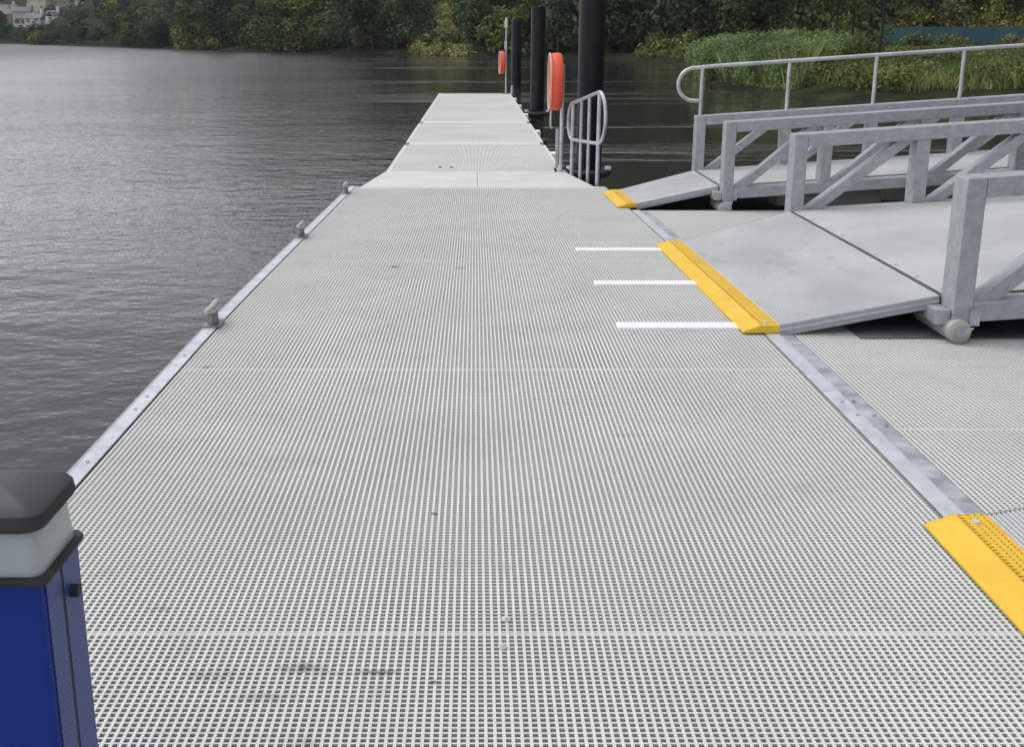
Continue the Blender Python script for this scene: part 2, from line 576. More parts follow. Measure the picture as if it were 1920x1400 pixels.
chop = wnoise(2.8, (0.85, 1.15, 1), 24, 4, 0.6)
small = wnoise(11, (0.9, 1.1, 1), -20, 3, 0.5)
swell = wnoise(0.55, (0.75, 1.25, 1), 18, 2)
patch = wnoise(0.055, (0.35, 1.3, 1), 5, 3, 0.6)
hgt = mth('MULTIPLY_ADD', small.outputs[0], 0.16, chop.outputs[0])
hgt = mth('MULTIPLY_ADD', swell.outputs[0], 1.1, hgt)
# open river is ruffled; the lee of the dock and bay is nearly calm
sx = n.new("ShaderNodeSeparateXYZ")
l.new(geo.outputs["Position"], sx.inputs[0])
edge = mth('MULTIPLY_ADD', sx.outputs[1], 0.11, sx.outputs[0])          # x + 0.11 y
edge = mth('MULTIPLY_ADD', patch.outputs[0], -14.0, edge)
mr = n.new("ShaderNodeMapRange")
mr.interpolation_type = 'SMOOTHSTEP'
mr.inputs[1].default_value = -7.5
mr.inputs[2].default_value = -0.5
mr.inputs[3].default_value = 1.0
l.new(edge, mr.inputs[0])
streak = wnoise(0.16, (0.18, 1.0, 1), 3, 4, 0.6)
st = n.new("ShaderNodeMapRange")
st.interpolation_type = 'SMOOTHSTEP'
st.inputs[1].default_value = 0.50; st.inputs[2].default_value = 0.64
st.inputs[3].default_value = 0.25; st.inputs[4].default_value = 2.4
l.new(streak.outputs[0], st.inputs[0])
l.new(st.outputs[0], mr.inputs[4])
amp = mr.outputs[0]
pm = n.new("ShaderNodeMapRange")
pm.inputs[1].default_value = 0.35; pm.inputs[2].default_value = 0.65
pm.inputs[3].default_value = 0.75; pm.inputs[4].default_value = 1.2
l.new(patch.outputs[0], pm.inputs[0])
amp = mth('MULTIPLY', amp, pm.outputs[0])
far = n.new("ShaderNodeMapRange")            # mid-river chop is bigger than the water sheltered by the dock
far.inputs[1].default_value = -3.0; far.inputs[2].default_value = -45.0
far.inputs[3].default_value = 0.75; far.inputs[4].default_value = 1.9
l.new(sx.outputs[0], far.inputs[0])
amp = mth('MULTIPLY', amp, far.outputs[0])
hgt = mth('MULTIPLY', hgt, amp)
rgh = n.new("ShaderNodeMapRange")            # unresolved wavelets blur the distant reflections on the open river
rgh.inputs[1].default_value = -4.0; rgh.inputs[2].default_value = -60.0
rgh.inputs[3].default_value = 0.07; rgh.inputs[4].default_value = 0.34
l.new(sx.outputs[0], rgh.inputs[0])
l.new(rgh.outputs[0], b.inputs["Roughness"])
bp = n.new("ShaderNodeBump")
bp.inputs["Strength"].default_value = 1.0
bp.inputs["Distance"].default_value = 0.03
l.new(hgt, bp.inputs["Height"])
l.new(bp.outputs[0], b.inputs["Normal"])
w = MB()
w.add([(-1600, -500, WL), (900, -500, WL), (900, 1600, WL), (-1600, 1600, WL)], [(0, 1, 2, 3)])
tag(w.build('water', wm), kind='structure')

# ------------------------------------------------------------------ near pontoon (the wide one the camera stands on)
XL, XR = -1.430, 1.508
P = root('floating_pontoon', (0, 5, -0.4), 'wide near pontoon covered in pale open mesh grating, filling the foreground', 'pontoon', 'floating pontoons of the landing stage')


def PN(u, v, w):
    return u + 0 * v, v + 0 * u, zd(v) + w + 0 * u


us = np.arange(XL + 0.075, XR - 0.004, 0.02)
vs = np.arange(-3, 13.54, 0.02)
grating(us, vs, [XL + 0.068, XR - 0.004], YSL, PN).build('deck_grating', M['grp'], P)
g = MB()
for yj in (-0.3, 2.72, 5.22, 8.2, 10.9):       # solid rims where two grating panels butt
    z = float(zd(yj))
    MB().box(XL + 0.068, XR - 0.004, yj + 0.005, yj + 0.0125, z - 0.03, z - (0.0004 if abs(yj - 2.72) < .01 else 0.0014)).build('panel_joint', M['grp_cross'], P)
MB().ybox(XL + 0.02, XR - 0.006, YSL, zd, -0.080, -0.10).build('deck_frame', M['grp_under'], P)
MB().ybox(XL + 0.05, XR - 0.05, YSL, zd, -0.104, -0.85).build('float', M['float'], P)
MB().ybox(XL, XL + 0.062, YSL, zd, 0.006, -0.002).build('edge_angle', M['galv_bright'], P, bevel=0.002)
MB().ybox(XL - 0.012, XL - 0.002, YSL, zd, 0.004, -0.20).build('fascia', M['galv'], P)
MB().ybox(XL - 0.055, XL - 0.014, YSL, zd, -0.05, -0.19).build('rubber_fender', M['rubber'], P, bevel=0.01)
g = MB()
for yb in (1.2, 2.6, 3.98, 4.6, 4.78, 5.45, 8.0, 11.0):
    z = float(zd(yb))
    MB().tube([(XL + 0.03, yb, z + 0.005), (XL + 0.03, yb, z + 0.010)], 0.0075, 8).build('bolt', M['galv'], P, smooth=True)
# galvanised joint plates between the two pontoons
YSJ = [y for y in YS if y <= 11.2]
MB().ybox(XR, XR + 0.072, YSJ, zd, 0.007, -0.004).build('joint_plate', M['galv_bright'], P, bevel=0.002)
o = MB().ybox(XR + 0.0725, XR + 0.145, YSJ, zd, 0.001, -0.006).build('joint_plate', M['galv_stain'], P)
o['label'] = 'darker stained joint plate'
g = MB()
for k, (bx_, by_) in enumerate(((1.545, 4.70), (1.60, 4.72), (1.555, 4.52), (1.625, 4.53), (1.575, 4.38), (1.63, 4.40), (1.55, 7.9), (1.62, 7.95))):
    z = float(zd(by_))
    MB().tube([(bx_, by_, z + 0.002), (bx_, by_, z + 0.012)], 0.0085, 8).build('joint_bolt', M['galv_stain'], P, smooth=True)
# white wear strips let into the deck by the ramp
for y0 in (6.00, 7.22, 8.62):
    z = float(zd(y0))
    g = MB()
    g.hexa([(0.757, y0, z - 0.002), (1.375 + 0.12, y0, z - 0.002), (1.495, y0 + 0.135, float(zd(y0 + .135)) - 0.002), (0.757, y0 + 0.135, float(zd(y0 + .135)) - 0.002),
            (0.760, y0, z + 0.012), (1.495, y0, z + 0.012), (1.495, y0 + 0.135, float(zd(y0 + .135)) + 0.012), (0.760, y0 + 0.135, float(zd(y0 + .135)) + 0.012)])
    g.build('wear_strip', M['white'], P, bevel=0.002)
# small bright grating clips
g = MB()
for cx_, cy_ in ((0.083, 2.80), (0.071, 2.655)):
    g = MB().tube([(cx_, cy_, 0.0), (cx_, cy_, 0.005), (cx_, cy_, 0.0055), (cx_, cy_, 0.011)], [0.012, 0.012, 0.006, 0.006], 10)
    g.build('grating_clip', M['galv_bright'], P, smooth=True)

# right-hand pontoon under the gangways
Q = root('floating_pontoon', (3, 4, -0.4), 'pale mesh-decked pontoon right of the galvanised joint, under the gangway ramps', 'pontoon', 'floating pontoons of the landing stage')
us = np.arange(1.665, 4.4, 0.02)
vs = np.arange(-3, 11.18, 0.02)
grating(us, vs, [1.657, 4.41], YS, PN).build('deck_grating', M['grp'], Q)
g = MB()
for yj in (1.4, 4.36, 7.4, 10.3):
    z = float(zd(yj))
    MB().box(1.657, 4.41, yj + 0.005, yj + 0.0125, z - 0.03, z - (0.0004 if abs(yj - 2.72) < .01 else 0.0014)).build('panel_joint', M['grp_cross'], Q)
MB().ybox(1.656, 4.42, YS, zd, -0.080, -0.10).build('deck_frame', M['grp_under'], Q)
MB().ybox(1.70, 4.38, YS, zd, -0.104, -0.85).build('float', M['float'], Q)
MB().ybox(4.422, 4.47, YS, zd, 0.006, -0.2).build('fascia', M['galv'], Q)
z = float(zd(11.2))
MB().box(1.656, 4.42, 11.203, 11.235, z - 0.2, z - 0.002).build('end_fascia', M['galv'], Q)
MB().box(1.70, 3.3, 11.24, 13.2, -0.42, -0.168).build('bearing_ledge', M['mat'], Q)
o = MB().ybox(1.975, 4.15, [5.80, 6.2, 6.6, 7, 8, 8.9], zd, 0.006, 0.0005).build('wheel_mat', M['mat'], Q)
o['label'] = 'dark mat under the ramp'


# ------------------------------------------------------------------ mooring cleats along the left edge
def cleat(y, label):
    z = float(zd(y)) + 0.006
    x = XL + 0.03
    c = root('mooring_cleat', (x, y, z), label, 'cleat', 'mooring cleats along the dock edge')
    g = MB()
    g.box(x - 0.04, x + 0.05, y - 0.085, y + 0.085, z, z + 0.012)
    g.build('base_plate', M['cleat'], c, bevel=0.004)
    g = MB()
    for dy in (-0.03, 0.03):
        g.tube([(x, y + dy, z + 0.012), (x, y + dy, z + 0.078)], [0.026, 0.019], 12)
    g.build('stem', M['cleat'], c, smooth=True)
    g = MB()
    g.tube([(x, y - 0.15, z + 0.100), (x, y - 0.125, z + 0.097), (x, y - 0.05, z + 0.088), (x, y + 0.05, z + 0.088), (x, y + 0.125, z + 0.097), (x, y + 0.15, z + 0.100)],
           [0.011, 0.019, 0.024, 0.024, 0.019, 0.011], 12)
    g.build('horn', M['cleat_top'], c, smooth=True)


cleat(6.10, 'nearest steel mooring cleat on the left dock edge, the one beside open water')
cleat(9.38, 'middle of three steel cleats along the left dock edge')
cleat(12.75, 'farthest steel cleat, at the corner where the dock narrows')

# ------------------------------------------------------------------ far pontoons and the tapered bridging plate
T = root('transition_plate', (0, 14.1, -0.2), 'bright tapered plate bridging the wide dock and the narrow one', 'plate')
zt0, zt1 = float(zd(13.56)) + 0.010, float(zf(14.8)) + 0.012
g = MB()
xa0, xa1, xb0, xb1 = -1.30, 1.37, -1.12, 1.12
ya, yb = 13.45, 14.86
for (c0, c1, d0, d1) in ((xa0, 0.03, xb0, 0.03), (0.034, xa1, 0.034, xb1)):
    g.hexa([(c0, ya, zt0 - 0.03), (c1, ya, zt0 - 0.03), (d1, yb, zt1 - 0.03), (d0, yb, zt1 - 0.03), (c0, ya, zt0), (c1, ya, zt0), (d1, yb, zt1), (d0, yb, zt1)])
g.build('plate', M['sheet'], T, bevel=0.003)
g = MB()
g.box(xa0, xa1 + .02, ya - 0.13, ya - 0.015, zt0 - 0.012, zt0 - 0.001)
g.build('hinge_strip', M['sheet'], T, bevel=0.002)
g = MB()
g.hexa([(xa0 + .05, ya + .05, zt0 - 0.5), (xa1 - .05, ya + .05, zt0 - 0.5), (xb1 - .05, yb - .1, zt1 - 0.5), (xb0 + .05, yb - .1, zt1 - 0.5),
        (xa0 + .05, ya + .05, zt0 - 0.034), (xa1 - .05, ya + .05, zt0 - 0.034), (xb1 - .05, yb - .1, zt1 - 0.034), (xb0 + .05, yb - .1, zt1 - 0.034)])
g.build('under_frame', M['galv'], T)

FX = 1.12
segs = [(14.90, 18.85, 'narrow pontoon just beyond the tapered plate, two small dark marks on its deck'),
        (19.35, 23.9, 'second narrow pontoon along the finger, between two pale joint plates'),
        (24.5, 37.8, 'long last pontoon at the far end of the narrow finger')]
for i, (a, b_, lab) in enumerate(segs):
    F = root('floating_pontoon', (0, (a + b_) / 2, -0.5), lab, 'pontoon', 'floating pontoons of the landing stage')
    PF = lambda u, v, w: (u + 0 * v, v + 0 * u, zf(v) + w + 0 * u)
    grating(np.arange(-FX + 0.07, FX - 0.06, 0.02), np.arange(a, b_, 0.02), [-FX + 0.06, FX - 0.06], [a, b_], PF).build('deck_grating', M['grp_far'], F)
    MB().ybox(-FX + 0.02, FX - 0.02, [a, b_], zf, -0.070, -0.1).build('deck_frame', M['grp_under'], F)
    MB().ybox(-FX, -FX + 0.058, [a, b_], zf, 0.001, -0.2).build('edge_angle', M['grp_rim'], F)
    MB().ybox(FX - 0.058, FX, [a, b_], zf, 0.001, -0.2).build('edge_angle', M['grp_rim'], F)
    MB().ybox(-FX + 0.1, FX - 0.1, [a + .1, b_ - .1], zf, -0.104, -0.8).build('float', M['float'], F)
    k = 0
    y = a + 0.9
    while y < b_ - 0.5:
        z = float(zf(y))
        MB().box(FX + 0.002, FX + 0.10, y - 0.16, y + 0.16, z - 0.28, z - 0.01).build('fender_block', M['white'] if k % 2 else M['rubber'], F, bevel=0.02)
        y += 1.9
        k += 1
    if i == 0:
        g = MB()
        for mx_ in (-0.45, -0.30):
            y = 15.45
            MB().tube([(mx_, y, float(zf(y)) + 0.0), (mx_, y, float(zf(y)) + 0.008)], 0.028, 10).build('deck_eye', M['rubber'], F)
for y0, y1, lab in ((18.80, 19.40, 'nearer pale joint plate across the narrow dock'), (23.85, 24.55, 'farther pale joint plate across the narrow dock')):
    o = MB().ybox(-FX + 0.07, FX - 0.07, [y0, (y0 + y1) / 2, y1], lambda y: zf(y) + 0.003, 0.002, -0.003).build('joint_cover', M['grp_rim'])
    tag(o, lab, 'plate', 'joint plates across the narrow dock')


# ------------------------------------------------------------------ gangways
GS = 0.065      # slope of the gangways


def gangway(Yn, Yf, dz, tz0, tz1, label, handrail=False, L=12.0, toe_x=0.0, X0=2.4):
    zg = lambda x: GS * (x - X0)
    G = root('gangway', (X0, (Yn + Yf) / 2, 0.1 + dz), label, 'gangway', 'steel gangways to the shore')
    D = 0.17
    bay = 0.92
    nb = int(L / bay)
    XE = X0 + 0.1 + nb * bay
    ztop = 0.805 + dz
    zbt = 0.195 + dz
    for side, (y0, y1) in enumerate(((Yn - D, Yn), (Yf, Yf + D))):
        zt = ztop + (0.015 if side == 0 else -0.03)
        T = MB().slopebox(X0 + 0.1005, XE, y0 + .001, y1 - .001, zt + GS * 0.1, zt + zg(XE), 0.10).build('truss', M['galv'], G, bevel=0.006)
        MB().slopebox(X0 + 0.102, XE, y0 + 0.003, y1 - 0.003, zbt + zg(X0 + .1), zbt + zg(XE), 0.10).build('bottom_chord', M['galv'], T, bevel=0.005)
        for i in range(nb + 1):
            xa = X0 + i * bay
            top = zt - 0.1 + zg(xa)
            bot = (0.075 + dz) if i == 0 else zbt + zg(xa)
            if i == 0:
                MB().hexa([(xa, y0, bot), (xa + .1, y0, bot), (xa + .1, y1, bot), (xa, y1, bot),
                           (xa, y0, zt), (xa + .1, y0, zt + GS * .1), (xa + .1, y1, zt + GS * .1), (xa, y1, zt)]).build('post', M['galv'], T, bevel=0.006)
            else:
                MB().hexa([(xa, y0 + .004, bot), (xa + .1, y0 + .004, bot + GS * .1), (xa + .1, y1 - .004, bot + GS * .1), (xa, y1 - .004, bot),
                           (xa, y0 + .004, top), (xa + .1, y0 + .004, top + GS * .1), (xa + .1, y1 - .004, top + GS * .1), (xa, y1 - .004, top)]).build('post', M['galv'], T, bevel=0.005)
            if i < nb:
                # diagonal rising to the next post's head
                xl, xr = xa + 0.11, xa + bay - 0.01
                zl, zr = zbt + zg(xl), zt - 0.1 + zg(xr)
                t = 0.095
                MB().hexa([(xl, y0 + .03, zl), (xl + t * 1.25, y0 + .03, zl), (xl + t * 1.25, y1 - .03, zl), (xl, y1 - .03, zl),
                           (xr - t * 1.25, y0 + .03, zr), (xr, y0 + .03, zr), (xr, y1 - .03, zr), (xr - t * 1.25, y1 - .03, zr)]).build('diagonal', M['galv'], T, bevel=0.004)
        g = MB()      # hinge lug and its bolts at the foot of the end post
        yy = y0 - 0.008
        g.box(X0 + 0.085, X0 + 0.135, yy - 0.006, yy + 0.006, 0.085 + dz, 0.175 + dz)
        for bz in (0.105, 0.15):
            g.tube([(X0 + 0.11, yy - 0.02, bz + dz), (X0 + 0.11, yy, bz + dz)], 0.011, 8)
        g.build('foot_bracket', M['galv_stain'], T, bevel=0.002)
    # deck
    zdk = lambda x: 0.205 + dz + GS * (x - X0)
    PG = lambda u, v, w: (u + 0 * v, v + 0 * u, zdk(u) + w + 0 * v)
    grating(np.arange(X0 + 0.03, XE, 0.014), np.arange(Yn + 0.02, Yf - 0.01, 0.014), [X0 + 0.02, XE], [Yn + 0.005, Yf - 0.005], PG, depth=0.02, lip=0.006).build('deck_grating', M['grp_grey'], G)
    MB().slopebox(X0 + 0.02, XE, Yn + 0.003, Yf - 0.003, zdk(X0 + .02) - 0.021, zdk(XE) - 0.021, 0.08).build('deck_frame', M['fine'], G)
    MB().box(X0 - 0.075, X0 - 0.003, Yn - 0.15, Yf + 0.15, 0.085 + dz, 0.160 + dz).build('hinge_beam', M['galv'], G, bevel=0.004)
    MB().box(X0 - 0.009, X0 + 0.017, Yn + 0.01, Yf - 0.01, 0.170 + dz, 0.196 + dz).build('hinge_plate', M['mat'], G, bevel=0.002)
    # rollers
    for yr in (Yn - 0.02, Yf - 0.12):
        zc = (float(zd(min(yr, 11.0))) + 0.064) if Yn < 11 else -0.105
        rr = MB().tube([(X0 + 0.03, yr - 0.19, zc), (X0 + 0.03, yr - 0.185, zc), (X0 + 0.03, yr + 0.29, zc), (X0 + 0.03, yr + 0.295, zc)], [0.05, 0.06, 0.06, 0.05], 24).build('roller', M['nylon'], G, smooth=True)
        MB().tube([(X0 + 0.03, yr - 0.205, zc), (X0 + 0.03, yr - 0.19, zc)], 0.026, 12).build('axle', M['galv'], rr, smooth=True)
        MB().hexa([(X0, yr - .202, zc - .02), (X0 + .06, yr - .202, zc - .02), (X0 + .06, yr - .196, zc - .02), (X0, yr - .196, zc - .02),
                   (X0 + .005, yr - .202, 0.084 + dz), (X0 + .095, yr - .202, 0.084 + dz), (X0 + .095, yr - .196, 0.084 + dz), (X0 + .005, yr - .196, 0.084 + dz)]).build('roller_bracket', M['galv_stain'], rr)
    # hinged ramp flap, from toe to hinge
    xt, xh = 1.575 + toe_x, X0 - 0.010
    zt_ = lambda y: tz0 + (tz1 - tz0) * (np.asarray(y) - Yn) / (Yf - Yn)
    def PR(u, v, w):
        t = (u - xt) / (xh - xt)
        return u + 0 * v, v + 0 * u, (zt_(v) + 0.046) * (1 - t) + (0.203 + dz) * t + w
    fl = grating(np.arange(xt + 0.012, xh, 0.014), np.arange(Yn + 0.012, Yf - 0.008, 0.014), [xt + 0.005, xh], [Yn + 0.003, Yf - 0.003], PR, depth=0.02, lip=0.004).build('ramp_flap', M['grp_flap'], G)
    g = MB()
    def slab(mb, ya_, yb_, w0, w1, xa_=xt + 0.004, xb_=xh):
        c = []
        for w in (w0, w1):
            for (x, y) in ((xa_, ya_), (xb_, ya_), (xb_, yb_), (xa_, yb_)):
                q = PR(np.float64(x), np.float64(y), w)
                c.append((float(q[0]), float(q[1]), float(q[2])))
        mb.hexa(c)
    slab(g, Yn - 0.008, Yn - 0.001, -0.062, 0.001)
    g.build('side_plate', M['galv'], fl, bevel=0.002)
    g = MB()
    slab(g, Yf + 0.001, Yf + 0.008, -0.062, 0.001)
    g.build('side_plate', M['galv'], fl, bevel=0.002)
    g = MB()
    slab(g, Yn + 0.002, Yf - 0.002, -0.060, -0.042)
    g.build('flap_frame', M['fine'], fl)
    g = MB()
    slab(g, Yn - 0.014, Yn - 0.0085, -0.030, -0.022)
    g.build('side_rib', M['galv_bright'], fl)
    # yellow toe: solid bevelled nose plus a few rows of open mesh
    x0 = 1.392 + toe_x
    t = MB()
    for ya_, yb_, o0 in ((Yn - 0.010, Yn - 0.0045, tz0), (Yf + 0.0045, Yf + 0.010, tz1)):      # closed ends
        t.prism([(x0, 0.004), (x0, 0.014), (x0 + 0.088, 0.045), (x0 + 0.188, 0.0465), (x0 + 0.188, 0.006)], ya_, yb_, (0, o0), (0, o0))
    t.prism([(x0, 0.004), (x0, 0.014), (x0 + 0.088, 0.045), (x0 + 0.097, 0.046), (x0 + 0.097, 0.006)], Yn - 0.004, Yf + 0.004, (0, tz0), (0, tz1)).build('toe_edge', M['yellow'], fl, bevel=0.003)
    PT = lambda u, v, w: (u + 0 * v, v + 0 * u, zt_(v) + 0.046 + w + 0 * u)
    # toe mesh is its own sub-part
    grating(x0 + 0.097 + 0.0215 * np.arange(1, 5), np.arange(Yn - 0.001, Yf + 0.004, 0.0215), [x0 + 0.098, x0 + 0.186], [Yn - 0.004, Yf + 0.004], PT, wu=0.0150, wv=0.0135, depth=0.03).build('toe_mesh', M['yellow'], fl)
    for k in range(4):
        yb = Yn + 0.06 + (Yf - Yn - 0.12) * k / 3
        zb = float(zt_(yb)) + 0.046
        MB().tube([(x0 + 0.13, yb, zb), (x0 + 0.13, yb, zb + 0.006)], 0.013, 10).build('toe_bolt', M['galv_bright'], fl, smooth=True)
    for k in range(9):
        yb = Yn + 0.12 + (Yf - Yn - 0.24) * k / 8
        MB().tube([(X0 + 0.045, yb, 0.203 + dz), (X0 + 0.045, yb, 0.214 + dz)], 0.010, 8).build('hinge_bolt', M['galv_bright'], G, smooth=True)
    if handrail:
        yr = Yf + D / 2
        hz = lambda x: ztop - 0.03 + zg(x)
        H = MB()
        top = 0.505
        r = 0.17
        pts = [(XE, yr, hz(XE) + top), (X0 + 0.05, yr, hz(X0) + top)]
        cx_, cz_ = X0 - 0.03, hz(X0) + top - r - 0.008
        H.tube([(XE, yr, hz(XE) + top), (X0 + 0.2, yr, hz(X0 + .2) + top), (cx_ + 0.02, yr, cz_ + r)] +
               [(cx_ - r * math.sin(a), yr, cz_ + r * math.cos(a)) for a in np.linspace(0.15, math.pi, 14)] + [(X0 + 0.04, yr, cz_ - r)], 0.0215, 12)
        ho = H.build('handrail', M['rail'], G, smooth=True)
        for i in range(nb + 1):
            xa = X0 - 0.055 + 0.0 + i * bay if i == 0 else X0 + 0.05 + i * bay
            if i == 0: xa = X0 + 0.05
            MB().tube([(xa, yr, hz(xa) - 0.001), (xa, yr, hz(xa) + top - 0.01)], 0.0205, 12).build('rail_post', M['rail'], ho, smooth=True)
    return G


gB = gangway(5.90, 8.90, 0.0, 0.0, float(zd(8.9)), 'wide middle gangway with galvanised trusses, its yellow-nosed ramp beside three white strips')
gA = gangway(11.4, 12.75, -0.115, float(zd(11.4)), float(zd(12.75)), 'narrow far gangway with a looped handrail on its far truss', handrail=True, X0=2.37)
gC = copy_tree(gB)
gC.location.y -= 5.5
gC.location.x += 0.022
gC['label'] = 'nearest gangway, only its yellow ramp toe in the lower right corner shows'
# the copied flap and toe lie level on the level part of the deck
for ch in gC.children:
    if ch.name.startswith('ramp_flap') or ch.name.startswith('roller'):
        for o in [ch] + list(ch.children):
            me = o.data.copy()
            o.data = me
            co = np.empty(len(me.vertices) * 3, np.float32)
            me.vertices.foreach_get("co", co)
            co = co.reshape(-1, 3)
            wy = co[:, 1] + wloc(gB).y
            if ch.name.startswith('ramp_flap'):
                wx = co[:, 0] + wloc(gB).x
                t = np.clip((wx - 1.575) / (2.390 - 1.575), 0, 1)
                co[:, 2] -= float(zd(8.9)) * (wy - 5.9) / 3.0 * (1 - t)
            elif co[:, 1].mean() > 0:
                co[:, 2] -= float(zd(8.78))
            me.vertices.foreach_set("co", co.reshape(-1))
            me.update()

# grey pontoon drum seen under the far gangway
z = -0.17
D_ = root('fender_drum', (3.9, 12.05, -0.65), 'pale grey drum fender lying in the shade below the far gangway', 'fender')
MB().tube([(3.05, 12.05, z), (3.07, 12.05, z), (3.12, 12.05, z), (4.02, 12.05, z), (4.12, 12.05, z), (4.16, 12.05, z)], [0.09, 0.15, 0.18, 0.18, 0.15, 0.06], 24).build('drum', M['drum'], D_, smooth=True)
g = MB()
g.tube([(4.16, 12.05, z), (4.45, 12.05, z + 0.0)], 0.035, 10)
g.tube([(3.3, 12.05, z - 0.10), (3.3, 11.75, -1.2)], 0.05, 10)
g.tube([(3.9, 12.05, z - 0.10), (3.9, 11.75, -1.2)], 0.05, 10)
g.build('mount', M['galv_stain'], D_)


# ------------------------------------------------------------------ piles
def pile(x, y, top, label):
    p = root('mooring_pile', (x, y, WL), label, 'pile', 'black mooring piles along the dock')
    MB().tube([(x, y, -3), (x, y, -0.25)], 0.166, 32, cap=False).build('weathered_base', M['pile_low'], p, smooth=True)
    MB().tube([(x, y, -0.25), (x, y, top - 0.04), (x, y, top)], [0.168, 0.168, 0.150], 32).build('sleeve', M['pile'], p, smooth=True)
    return p


pile(1.50, 15.6, 2.6, 'thick black pile behind the tall railing, its head cut off by the frame')
pile(1.49, 28.6, 2.13, 'middle black pile whose flat top shows, between the two life rings')
pile(1.41, 41.0, 1.99, 'farthest black pile, standing behind the small far life ring')
for (x, y, lab) in ((1.50, 15.6, 'black roller guide collar at the foot of the thick pile'), (1.49, 28.6, 'black guide collar at the foot of the middle pile')):
    k = root('pile_guide', (x, y, float(zf(y)) - 0.05), lab, 'pile guide', 'pile guides')
    z = float(zf(y)) - 0.08
    g = MB()
    g.tube([(x + 0.25 * math.cos(a), y + 0.25 * math.sin(a), z) for a in np.linspace(0, 2 * math.pi, 25)], 0.05, 10, cap=False)
    g.box(FX + 0.01, x - 0.2, y - 0.14, y - 0.05, z - 0.05, z + 0.05)
    g.box(FX + 0.01, x - 0.2, y + 0.05, y + 0.14, z - 0.05, z + 0.05)
    g.build('collar', M['rubber'], k, smooth=True)
    for a in (R(-25), R(200)):
        px_, py_ = x + 0.27 * math.cos(a), y + 0.27 * math.sin(a)
        MB().tube([(px_, py_, z + 0.05), (px_, py_, z + 0.09)], 0.045, 12).build('roller_cap', M['white'], k, smooth=True)


# ------------------------------------------------------------------ life rings on their posts
def ring(cx, cy, cz, rot, label):
    rt = root('life_ring', (cx, cy, cz), label, 'life ring', 'orange life rings on the dock')
    g = MB()
    nS, nT = 48, 16
    v, f = [], []
    ca, sa = math.cos(rot), math.sin(rot)
    for i in range(nS):
        a = 2 * math.pi * i / nS
        for k in range(nT):
            q = 2 * math.pi * k / nT
            ex = abs(math.cos(q)) ** 0.7 * math.copysign(1, math.cos(q))
            ey = abs(math.sin(q)) ** 0.7 * math.copysign(1, math.sin(q))
            rad = 0.268 + 0.072 * ex
            ax = 0.076 * ey
            # ring axis is roughly x, turned by rot about z
            X, Yv, Z = ax, rad * math.sin(a), rad * math.cos(a)
            v.append((cx + X * ca - Yv * sa, cy + X * sa + Yv * ca, cz + Z))
            f.append((i * nT + k, ((i + 1) % nS) * nT + k, ((i + 1) % nS) * nT + (k + 1) % nT, i * nT + (k + 1) % nT))
    g.add(v, f)
    g.build('ring_body', M['orange'], rt, smooth=True)
    g = MB()
    pts = []
    for i in range(41):
        a = 2 * math.pi * i / 40
        rr_ = 0.325 + 0.022 * abs(math.sin(2 * a))
        X, Yv, Z = -0.078, rr_ * math.sin(a), rr_ * math.cos(a)
        pts.append((cx + X * ca - Yv * sa, cy + X * sa + Yv * ca, cz + Z))
    g.tube(pts, 0.011, 8, cap=False)
    g.build('lit_edge_tube', M['rope'], rt, smooth=True)  # pale tube added to stand for the lit edge of the left face
    return rt


ring(0.985, 14.6, 0.95, R(-0.5), 'large orange life ring seen edge-on, the nearer of the two')
ring(0.84, 37.0, 0.69, R(4), 'small distant orange life ring at the far end of the dock')
S1 = root('ring_post', (1.07, 14.85, float(zf(14.85))), 'slim grey post holding up the nearer orange life ring', 'post')
z0 = float(zf(14.85))
MB().tube([(1.085, 14.86, z0), (1.085, 14.86, 1.15)], 0.026, 14).build('pole', M['rail'], S1, smooth=True)
MB().box(1.0, 1.17, 14.78, 14.94, z0 + 0.006, z0 + 0.018).build('base_plate', M['galv_stain'], S1, bevel=0.003)
g = MB()
for bx_, by_ in ((1.015, 14.795), (1.155, 14.795), (1.015, 14.925), (1.155, 14.925)):
    MB().tube([(bx_, by_, z0 + 0.018), (bx_, by_, z0 + 0.045)], 0.014, 8).build('bolt', M['rubber'], S1)
MB().box(1.02, 1.085, 14.84, 14.88, 0.93, 0.97).build('bracket', M['rail'], S1)
g = MB()
g.tube([(0.93, 14.56, 0.62), (0.925, 14.58, 0.5), (0.93, 14.62, 0.42), (0.95, 14.64, 0.40)], 0.012, 8)
tag(g.build('throw_rope', M['rope'], smooth=True), 'pale rope end dangling below the nearer life ring', 'rope')
S3 = root('stub_post', (1.04, 15.35, float(zf(15.35))), 'short grey stub post at the dock edge left of the ring post', 'post')
MB().box(1.045, 1.085, 15.33, 15.37, float(zf(15.35)), 0.33).build('upright', M['rail'], S3, bevel=0.004)

z0 = float(zf(37.3))
S2 = root('navigation_light_post', (0.97, 37.3, z0), 'tall thin pole with a white lamp head at the far dock end', 'post')
MB().tube([(0.97, 37.3, z0), (0.97, 37.3, 1.95)], 0.026, 12).build('pole', M['rail'], S2, smooth=True)
MB().tube([(0.97, 37.3, 1.70), (0.97, 37.3, 1.72), (0.97, 37.3, 1.90), (0.97, 37.3, 2.02)], [0.03, 0.055, 0.055, 0.02], 12).build('lamp_head', M['lamp'], S2, smooth=True)
MB().box(0.91, 0.99, 37.2, 37.262, 1.08, 1.32).build('junction_box', M['galv_bright'], S2, bevel=0.005)
MB().box(0.88, 1.06, 37.22, 37.38, z0 + 0.006, z0 + 0.02).build('base_plate', M['galv'], S2)
S4 = root('end_stub_post', (1.15, 37.2, float(zf(37.2))), 'tiny grey stub post at the far right dock corner', 'post')
MB().tube([(1.155, 37.2, float(zf(37.2)) - .2), (1.155, 37.2, 0.0)], 0.04, 10).build('upright', M['rail'], S4, smooth=True)

